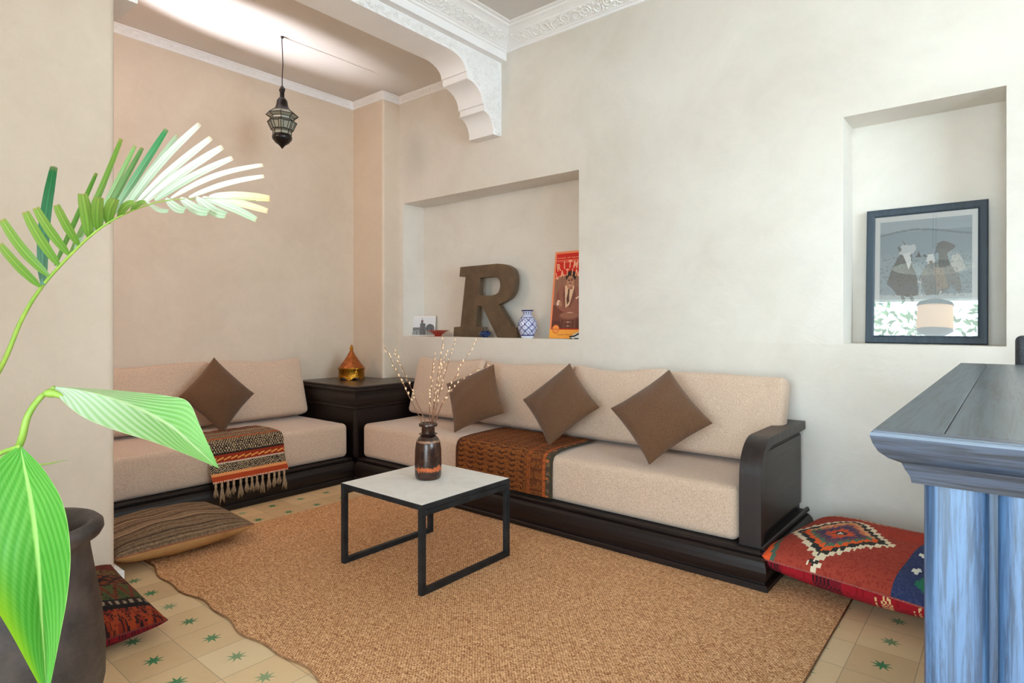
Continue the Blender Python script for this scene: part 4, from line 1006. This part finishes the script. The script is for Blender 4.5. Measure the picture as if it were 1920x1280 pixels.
sc_ = thing('floor_cushion', 'flat brown striped floor cushion with tan leather underside, in front of the left sofa', 'cushion', mtx=basis((-3.50, 1.315, .110), 1, -1, 0) @ Matrix.Rotation(R(1.5), 4, 'Y'))
cushion_obj(sc_, .285, .335, .075, .104, .03, stripes, hide, M['pattern'], plain('tan_leather', (190, 146, 92), .55, c2=(160, 116, 70), nscale=8), 8, 210, (176, 110, 80), .0035)
def kilim_small(U, V):
    u = (U + 1) / 2; v = (V + 1) / 2; C = np.zeros(u.shape + (3,)); us_ = stepped(u, 84); vs_ = stepped(v, 84); q = h2(us_ * 84, vs_ * 84)
    C[:] = (150, 50, 28); C[q > .7] = (176, 70, 32)
    t = us_
    z = np.abs(((vs_ * 9) % 1) - .5) * 2
    k = (t > .84); C[k] = (176, 52, 26); C[k & (q > .5)] = (64, 26, 22); C[k & (np.abs(z - (t - .84) / .16) < .3)] = (206, 78, 34)
    k = (t > .80) & (t <= .84); C[k] = (30, 18, 18)
    k = (t > .76) & (t <= .80); C[k] = (58, 28, 26); C[k & (((vs_ * 20) % 1) < .5)] = (200, 172, 140)
    k = (t > .735) & (t <= .76); C[k] = (30, 18, 18)
    k = (t > .55) & (t <= .735); C[k] = (104, 104, 52); C[k & (np.abs(z - (t - .55) / .185) < .22)] = (150, 62, 40); C[k & (z < (t - .6) / .25)] = (88, 98, 50)
    k = (t > .32) & (t <= .55); C[k] = (160, 72, 34); C[k & (np.abs(z - np.abs((((t - .32) / .115) % 1) - .5) * 2) < .28)] = (52, 22, 20)
    k = (t > .22) & (t <= .32); C[k] = (150, 118, 64); C[k & (q > .55)] = (126, 70, 44)
    k = t <= .22; C[k & (q > .5)] = (130, 40, 26)
    C[q > .88] = C[q > .88] * .6
    return C * .7
ks = thing('floor_cushion', 'small red and olive kilim cushion behind the clay pot', 'cushion', mtx=basis((-2.795, .680, .094), 1, 0, 0) @ Matrix.Rotation(R(6), 4, 'Y'))
cushion_obj(ks, .300, .255, .085, .080, .05, kilim_small, plaid, M['pattern'], M['pattern'], 13, 160, (120, 40, 34), .0035)

# ------------------------------------------------------------------ wooden counter
ct = thing('wooden_counter', 'blue black stained oak counter with moulded top and half round pilasters', 'counter', (-.15, .98, 0))
CX0, CY0, CX1, CY1 = -.155, .98, 1.1, 2.905
def rect(o_, z, x0=CX0, x1=CX1): return [(x0 - o_, CY0 - o_, z), (x1, CY0 - o_, z), (x1, CY1 + o_ * .5, z), (x0 - o_, CY1 + o_ * .5, z)]
tpf = [(-.045, .974), (-.043, .984), (-.038, .993), (-.034, 1.003), (-.020, 1.010), (-.009, 1.020), (-.003, 1.032), (0, 1.043), (-.001, 1.0475), (-.004, 1.05)]
def topcut(x0, x1, y0, y1):
    return box(nb(), x0, x1, y0, y1, 1.046, 1.0505, .001)
at0(obj('top_moulding', loft([rect(a, z) for a, z in tpf[:-1]]), M['oak_x'], ct, smooth=25), ct)
for k, (x0, x1) in enumerate(((CX0 + .003, -.0715), (-.070, .085), (.0865, .25), (.2515, .42), (.4215, 1.095))):
    at0(obj('top_board', topcut(x0, x1, CY0 + .030, CY1 - .002), M['oak_y'], ct), ct)
at0(obj('top_board', topcut(CX0 + .003, CX1 - .005, CY0 + .002, CY0 + .0285), M['oak_x'], ct), ct)
at0(obj('carcass', box(nb(), -.088, 1.05, 1.075, 2.84, 0, .9735), M['oak_z'], ct), ct)
x = -.098
for k in range(7):
    wdt = .074
    pts = [(x, 1.074)] + [(x + wdt / 2 - (wdt / 2) * math.copysign(abs(math.cos(R(a))) ** .55, math.cos(R(a))), 1.066 - .036 * abs(math.sin(R(a))) ** .55) for a in range(0, 181, 12)] + [(x + wdt, 1.074)]
    bm = nb(); prism(bm, pts, 'z', 0, .9735); at0(obj('pilaster', bm, M['oak_z'], ct, smooth=35), ct)
    x += .0835
bs = thing('bar_stool', 'dark studded chair back showing behind the wooden counter', 'stool', (.21, 3.12, 0))
bk = cushion_bm(.40, .46, .05, .022, 0, 0, 3); o = obj('backrest', bk, plain('dark_leather', (36, 40, 46), .5, c2=(58, 62, 68), nscale=90, bump=.6, bscale=200), bs, smooth=True); o.matrix_local = basis((0, 0, .925), 0, 90, 0)
bk = cushion_bm(.40, .36, .06, .028, 0, 0, 5); obj('seat', bk, M['frame'], bs, smooth=True, loc=(0, .17, .66))
for sx in (-1, 1):
    for yy in (0, .32): obj('leg', tube(nb(), [(sx * .17, yy, 0), (sx * .165, yy, .66)], .016, 10), M['frame'], bs, smooth=True)

# ------------------------------------------------------------------ clay pot with plants
PX_, PY_ = pt(41, 990, 1.77).xy
pp = [(0, 0), (.165, 0), (.186, .03), (.204, .12), (.205, .22), (.194, .34), (.178, .44), (.166, .515), (.164, .540), (.176, .550), (.192, .560), (.201, .577), (.199, .594), (.186, .606), (.166, .602), (.148, .585), (.140, .56), (.137, .50), (0, .49)]
pot = thing('clay_pot', 'large dark clay pot with rolled rim at the lower left', 'pot', (PX_, PY_, 0))
obj('body', lathe(pp, 64), M['pot'], pot, smooth=60)
obj('soil', lathe([(0, .53), (.08, .528), (.139, .52), (.139, .505), (0, .505)], 32), M['soil'], pot, smooth=True)

def bez(P, n):
    """smooth curve through points (Catmull-Rom)"""
    P = [Vector(p) for p in P]; Q = [P[0] * 2 - P[1]] + P + [P[-1] * 2 - P[-2]]; out = []; m_ = len(P) - 1
    for i in range(n + 1):
        f = min(m_ - 1e-6, i / n * m_); k = int(f); t = f - k; a, b, c, d = Q[k:k + 4]
        out.append(.5 * ((2 * b) + (c - a) * t + (2 * a - 5 * b + 4 * c - d) * t * t + (3 * b - a - 3 * c + d) * t ** 3))
    return out
palm = thing('palm_plant', 'palm frond with trimmed leaflet tips arching in from the left', 'plant', (PX_ + .03, PY_ + .05, .53))
rp = bez([Vector((PX_ + .03, PY_ + .05, .50)), pt(-200, 900, 1.62), pt(-70, 800, 1.52), pt(0, 692, 1.46), pt(40, 600, 1.45), pt(78, 538, 1.44), pt(130, 480, 1.43), pt(180, 434, 1.42), pt(232, 402, 1.42), pt(300, 378, 1.42), pt(375, 372, 1.43), pt(440, 373, 1.43), pt(480, 376, 1.44)], 70)
at0(obj('rachis', tube(nb(), rp, [.0075 - .0070 * min(1, i / 60) for i in range(71)], 8), M['stem'], palm, smooth=True), palm)
def leaflet(a, b, w, d0, d1, c1, c2, bow=0, name='leaflet', fold=.35, notch=True):
    A = pt(a[0], 200 + a[1] , d0) if 0 else pt(a[0] / 2.370, 200 + a[1] / 2.370, d0); B = pt(b[0] / 2.370, 200 + b[1] / 2.370, d1)
    ax = B - A; L_ = ax.length; t_ = ax.normalized(); vd = ((A + B) / 2 - cam.location).normalized(); s = t_.cross(vd).normalized(); nrm = s.cross(t_).normalized()
    wm = w / 2.370 / 1131 * (d0 + d1) / 2 / 2
    def f(U, V):
        prof = np.interp(V, [0, .12, .4, .8, 1], [.35, .78, 1, .88, .66]); off = np.abs(U) * prof * wm * fold
        bw_ = bow * np.sin(V * PI) * L_; sag_ = .04 * L_ * np.sin(V * PI)
        jag = (.02 * L_ * (((U * 3 + 7) % 1) - .5)) * (V > .97)
        X = [A[i] + ax[i] * V + t_[i] * jag + s[i] * (U * prof * wm + bw_) + nrm[i] * (off + sag_) for i in range(3)]
        return X[0], X[1], X[2]
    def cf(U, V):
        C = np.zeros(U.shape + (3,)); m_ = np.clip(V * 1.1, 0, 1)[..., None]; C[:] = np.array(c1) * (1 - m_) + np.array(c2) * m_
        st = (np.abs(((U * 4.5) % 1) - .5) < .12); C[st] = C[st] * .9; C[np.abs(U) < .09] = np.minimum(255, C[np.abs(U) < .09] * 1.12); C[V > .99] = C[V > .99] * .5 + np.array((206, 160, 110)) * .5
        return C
    at0(obj(name, gridmesh(name, np.linspace(-1, 1, 13), np.linspace(0, 1, 22), f, cf, True), M['leaf'], palm, smooth=True), palm)
GR, DK, LIT_PALE, LIT_WHITE = (96, 150, 52), (46, 120, 70), (196, 222, 190), (240, 246, 232)  # the two palest tones put the light on the leaflets into their colour
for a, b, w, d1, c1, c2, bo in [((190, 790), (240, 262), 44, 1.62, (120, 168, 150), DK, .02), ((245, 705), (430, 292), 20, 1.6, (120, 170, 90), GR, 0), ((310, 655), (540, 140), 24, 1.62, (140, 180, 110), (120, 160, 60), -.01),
        ((330, 640), (470, 330), 22, 1.6, LIT_PALE, (150, 190, 140), 0), ((400, 575), (602, 170), 22, 1.6, LIT_PALE, (150, 196, 120), 0), ((430, 548), (634, 180), 24, 1.6, (160, 200, 150), (110, 160, 90), 0), ((480, 505), (742, 98), 30, 1.6, LIT_PALE, (70, 156, 96), 0),
        ((520, 480), (790, 122), 24, 1.6, LIT_WHITE, LIT_PALE, 0), ((560, 458), (890, 74), 32, 1.58, LIT_PALE, LIT_WHITE, .03), ((600, 440), (940, 136), 34, 1.56, LIT_WHITE, LIT_WHITE, .02), ((640, 425), (992, 176), 36, 1.54, LIT_WHITE, LIT_WHITE, .02), ((690, 415), (1035, 226), 32, 1.52, LIT_PALE, LIT_WHITE, .03),
        ((760, 405), (1170, 258), 24, 1.5, LIT_WHITE, LIT_WHITE, .06), ((840, 402), (1175, 308), 24, 1.5, LIT_WHITE, LIT_WHITE, .04), ((930, 400), (1200, 408), 40, 1.48, LIT_WHITE, (244, 228, 170), .03), ((940, 402), (1190, 464), 34, 1.45, LIT_WHITE, (238, 216, 176), .02), ((900, 402), (1140, 502), 36, 1.44, LIT_WHITE, LIT_PALE, .03)]:
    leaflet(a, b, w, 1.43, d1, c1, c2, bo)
for a, b, w, bo in [((178, 800), (-2, 610), 34, .05), ((215, 752), (8, 500), 38, .08), ((262, 706), (112, 466), 38, .05), ((306, 658), (158, 448), 36, .05), ((350, 615), (250, 436), 34, .04), ((396, 580), (366, 386), 46, -.02), ((436, 550), (440, 404), 44, .04), ((478, 520), (512, 410), 44, .06), ((524, 492), (600, 424), 30, .1), ((580, 464), (650, 424), 22, .08)]:
    leaflet(a, b, w * 1.08, 1.43, 1.34, (112, 160, 62), (150, 186, 92), bo * .5, fold=.2)
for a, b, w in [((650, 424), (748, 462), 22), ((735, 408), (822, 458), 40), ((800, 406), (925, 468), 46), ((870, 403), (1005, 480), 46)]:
    leaflet(a, b, w, 1.43, 1.36, LIT_WHITE, LIT_PALE, -.05)

lily = thing('leafy_plant', 'broad bright green leaves drooping in front of the clay pot', 'plant', (PX_ + .05, PY_ - .04, .53))
def big_leaf(lo, mid, hi, cf, name='leaf', n=60, ribs=17, amp=.0011):
    Lc, Mc, Hc = (np.array([tuple(p) for p in bez(q, n)]) for q in (lo, mid, hi))
    def f(U, V):
        i = np.clip(V * n, 0, n - 1e-6); k = i.astype(int); t = (i - k)[..., None]
        g = lambda A: A[k] * (1 - t) + A[np.minimum(k + 1, n)] * t
        l, m_, h = g(Lc), g(Mc), g(Hc); u = U[..., None]; P = np.where(u < 0, m_ + (l - m_) * (-u), m_ + (h - m_) * u)
        nn = np.array((.638, -.77, .1)); wv = amp * np.sin((V * ribs - np.abs(U) * ribs * .50) * 2 * PI / 1.3) * np.clip(np.abs(U) * 4, 0, 1) * (1 - np.abs(U)) + .012 * (U ** 2 - .5) * np.sin(V * PI)
        P = P + nn * wv[..., None]
        return P[..., 0], P[..., 1], P[..., 2]
    return at0(obj(name, gridmesh(name, np.linspace(-1, 1, 57), np.linspace(0, 1, 220), f, cf, True), M['leaf'], lily, smooth=True), lily)
def leafcol(c0, c1, edge, ribs=26, tipc=None, pale=None):
    def cf(U, V):
        C = np.zeros(U.shape + (3,)); ph_ = (V * ribs - np.abs(U) * ribs * .50) * 2 * PI / 1.3
        s = np.clip(.35 + .20 * np.sin(ph_) + .10 * np.sin(ph_ * 3 + 1) + .2 * np.sin(V * 5 + U) ** 2, 0, 1)[..., None]
        C[:] = np.array(c0) * (1 - s) + np.array(c1) * s
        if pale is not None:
            k = np.clip(1.0 - V * 1.25 + .25 * np.sin(ph_) - .25 * (U > 0), 0, 1)[..., None]; C = C * (1 - k) + np.array(pale) * k  # white sheen towards the leaf base, painted into the colour
        C[np.abs(U) < .04] = edge; C[np.abs(U) > .975] = edge
        if tipc is not None: k = (np.clip((-U - .55) / .45, 0, 1) * np.clip((V - .4) / .2, 0, 1))[..., None]; C = C * (1 - k) + np.array(tipc) * k
        return C
    return cf
big_leaf([pt(u, v, d) for u, v, d in ((38, 834, 1.22), (-10, 870, 1.2), (-46, 950, 1.18), (-50, 1040, 1.17), (-16, 1115, 1.17), (24, 1185, 1.18), (60, 1255, 1.19), (88, 1312, 1.2))],
         [pt(u, v, d) for u, v, d in ((38, 834, 1.22), (45, 880, 1.23), (54, 930, 1.24), (63, 1000, 1.25), (70, 1080, 1.25), (75, 1160, 1.24), (82, 1240, 1.22), (88, 1312, 1.2))],
         [pt(u, v, d) for u, v, d in ((38, 834, 1.22), (84, 880, 1.21), (122, 945, 1.2), (136, 1030, 1.19), (131, 1110, 1.19), (116, 1190, 1.19), (100, 1265, 1.2), (88, 1312, 1.2))],
         leafcol((66, 154, 44), (140, 206, 108), (176, 226, 130), 14, (160, 204, 44)), ribs=14)
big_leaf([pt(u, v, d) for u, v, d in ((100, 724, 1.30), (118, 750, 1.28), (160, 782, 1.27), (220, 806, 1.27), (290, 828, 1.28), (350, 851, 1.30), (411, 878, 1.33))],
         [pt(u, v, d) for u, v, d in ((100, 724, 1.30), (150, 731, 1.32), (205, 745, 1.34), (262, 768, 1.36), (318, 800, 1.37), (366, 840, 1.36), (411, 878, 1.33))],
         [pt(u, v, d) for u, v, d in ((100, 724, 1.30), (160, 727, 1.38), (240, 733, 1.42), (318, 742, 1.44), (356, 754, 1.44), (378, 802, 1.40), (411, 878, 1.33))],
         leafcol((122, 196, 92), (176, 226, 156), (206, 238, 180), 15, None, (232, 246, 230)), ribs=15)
root = Vector((PX_ + .05, PY_ - .04, .50))
at0(obj('leaf_stem', tube(nb(), bez([root, pt(-60, 1000, 1.5), pt(10, 880, 1.33), pt(38, 830, 1.27), pt(52, 780, 1.27), pt(76, 745, 1.29), pt(104, 726, 1.30)], 40), [.009 - .004 * i / 40 for i in range(41)], 10), M['stem'], lily, smooth=True), lily)
at0(obj('leaf_stem', tube(nb(), bez([root, pt(-90, 980, 1.4), pt(-50, 880, 1.26), pt(0, 850, 1.23), pt(38, 836, 1.22)], 30), [.008 - .004 * i / 30 for i in range(31)], 10), M['stem'], lily, smooth=True), lily)
def sheath():
    A, B = pt(60, 748, 1.285), pt(128, 750, 1.29); return tube(nb(), bez([pt(84, 737, 1.286), pt(104, 738, 1.288), pt(128, 750, 1.292)], 10), [.006, .008, .009, .0095, .009, .008, .007, .006, .004, .003, .001], 8)
at0(obj('leaf_sheath', sheath(), M['stem'], lily, smooth=True), lily)
at0(obj('blade', tube(nb(), [pt(-10, 872, 1.3), pt(60, 872, 1.31), pt(92, 869, 1.32), pt(128, 862, 1.33)], [.002, .0025, .0015, .0003], 5), M['stem'], lily, smooth=True), lily)

# ------------------------------------------------------------------ behind the camera, seen in the picture glass
lamp = thing('drum_lamp', 'hanging drum lamp with lit parchment shade', 'lamp', (-.67, -.6, 1.80))
g = plain('lit_parchment', (250, 214, 160), .8); b_ = g.node_tree.nodes['Principled BSDF']; b_.inputs['Emission Color'].default_value = (1, .62, .32, 1); b_.inputs['Emission Strength'].default_value = 2.2
obj('shade', lathe([(.17, 0), (.175, 0), (.165, .26), (.16, .26)], 40), g, lamp, smooth=True)
obj('cap', lathe([(.18, .262), (.16, .30), (.05, .34), (0, .34)], 32), M['rust'], lamp, smooth=True)
obj('base_ring', lathe([(.17, -.002), (.176, -.03), (.10, -.075), (0, -.08)], 32), M['iron'], lamp, smooth=True)
obj('cord', tube(nb(), [(0, 0, .34), (0, 0, 1.65)], .004, 6), M['black'], lamp)
g = plain('warm_bulb', (255, 200, 140), .5); b_ = g.node_tree.nodes['Principled BSDF']; b_.inputs['Emission Color'].default_value = (1, .66, .36, 1); b_.inputs['Emission Strength'].default_value = 1.4
bm = nb(); tube(bm, [(0, 0, .01), (0, 0, .25)], .158, 32); obj('diffuser', bm, g, lamp, smooth=True)
cl = thing('cone_lamp', 'wide pale conical hanging lamp seen only in the picture glass', 'lamp', (-.75, -1.2, 2.64))
obj('shade', lathe([(.42, 0), (.18, .2), (.175, .2), (.41, 0)], 32), plain('pale_shade', (236, 234, 226), .8), cl, smooth=True)
obj('cord', tube(nb(), [(0, 0, .19), (0, 0, .81)], .005, 6), M['black'], cl)
obj('holder', lathe([(0, .185), (.178, .19), (.178, .2), (0, .21)], 24), M['black'], cl)
def shrub(x, y, h, r_, seed, label, n=420):
    rs = random.Random(seed); bm = nb()
    for i in range(n):
        a = rs.random() * 2 * PI; q = r_ * math.sqrt(rs.random()); z = h * (.2 + .8 * rs.random()); c = Vector((q * math.cos(a), q * math.sin(a) * .7, z)); d = Vector((rs.uniform(-1, 1), rs.uniform(-1, 1), rs.uniform(-.2, 1))).normalized() * .16; s = d.cross(Vector((rs.uniform(-1, 1), rs.uniform(-1, 1), .3))).normalized() * .03
        v = [bm.verts.new(t) for t in (c, c + d * .5 + s, c + d, c + d * .5 - s)]; bm.faces.new(v)
    t = thing('garden_shrub', label, 'shrub', (x, y, 0), group='garden shrubs'); obj('foliage', bm, leafm, t); obj('trunk', tube(nb(), [(0, 0, -.01), (0, 0, h * .6)], .04, 8), M['twig'], t)
leafm = plain('shrub_leaf', (120, 165, 90), .6, c2=(70, 120, 50), nscale=8)
shrub(-1.9, -3.5, 2.75, .55, 1, 'broad leafy garden shrub at the left of the patio opening'); shrub(-1.15, -4.2, 2.5, .3, 2, 'thin low garden shrub behind the hanging drum lamp'); shrub(-.25, -3.6, 2.7, .5, 3, 'tall garden shrub just right of the hanging drum lamp'); shrub(1.9, -3.7, 1.9, .7, 4, 'wide garden shrub at the far right of the patio')
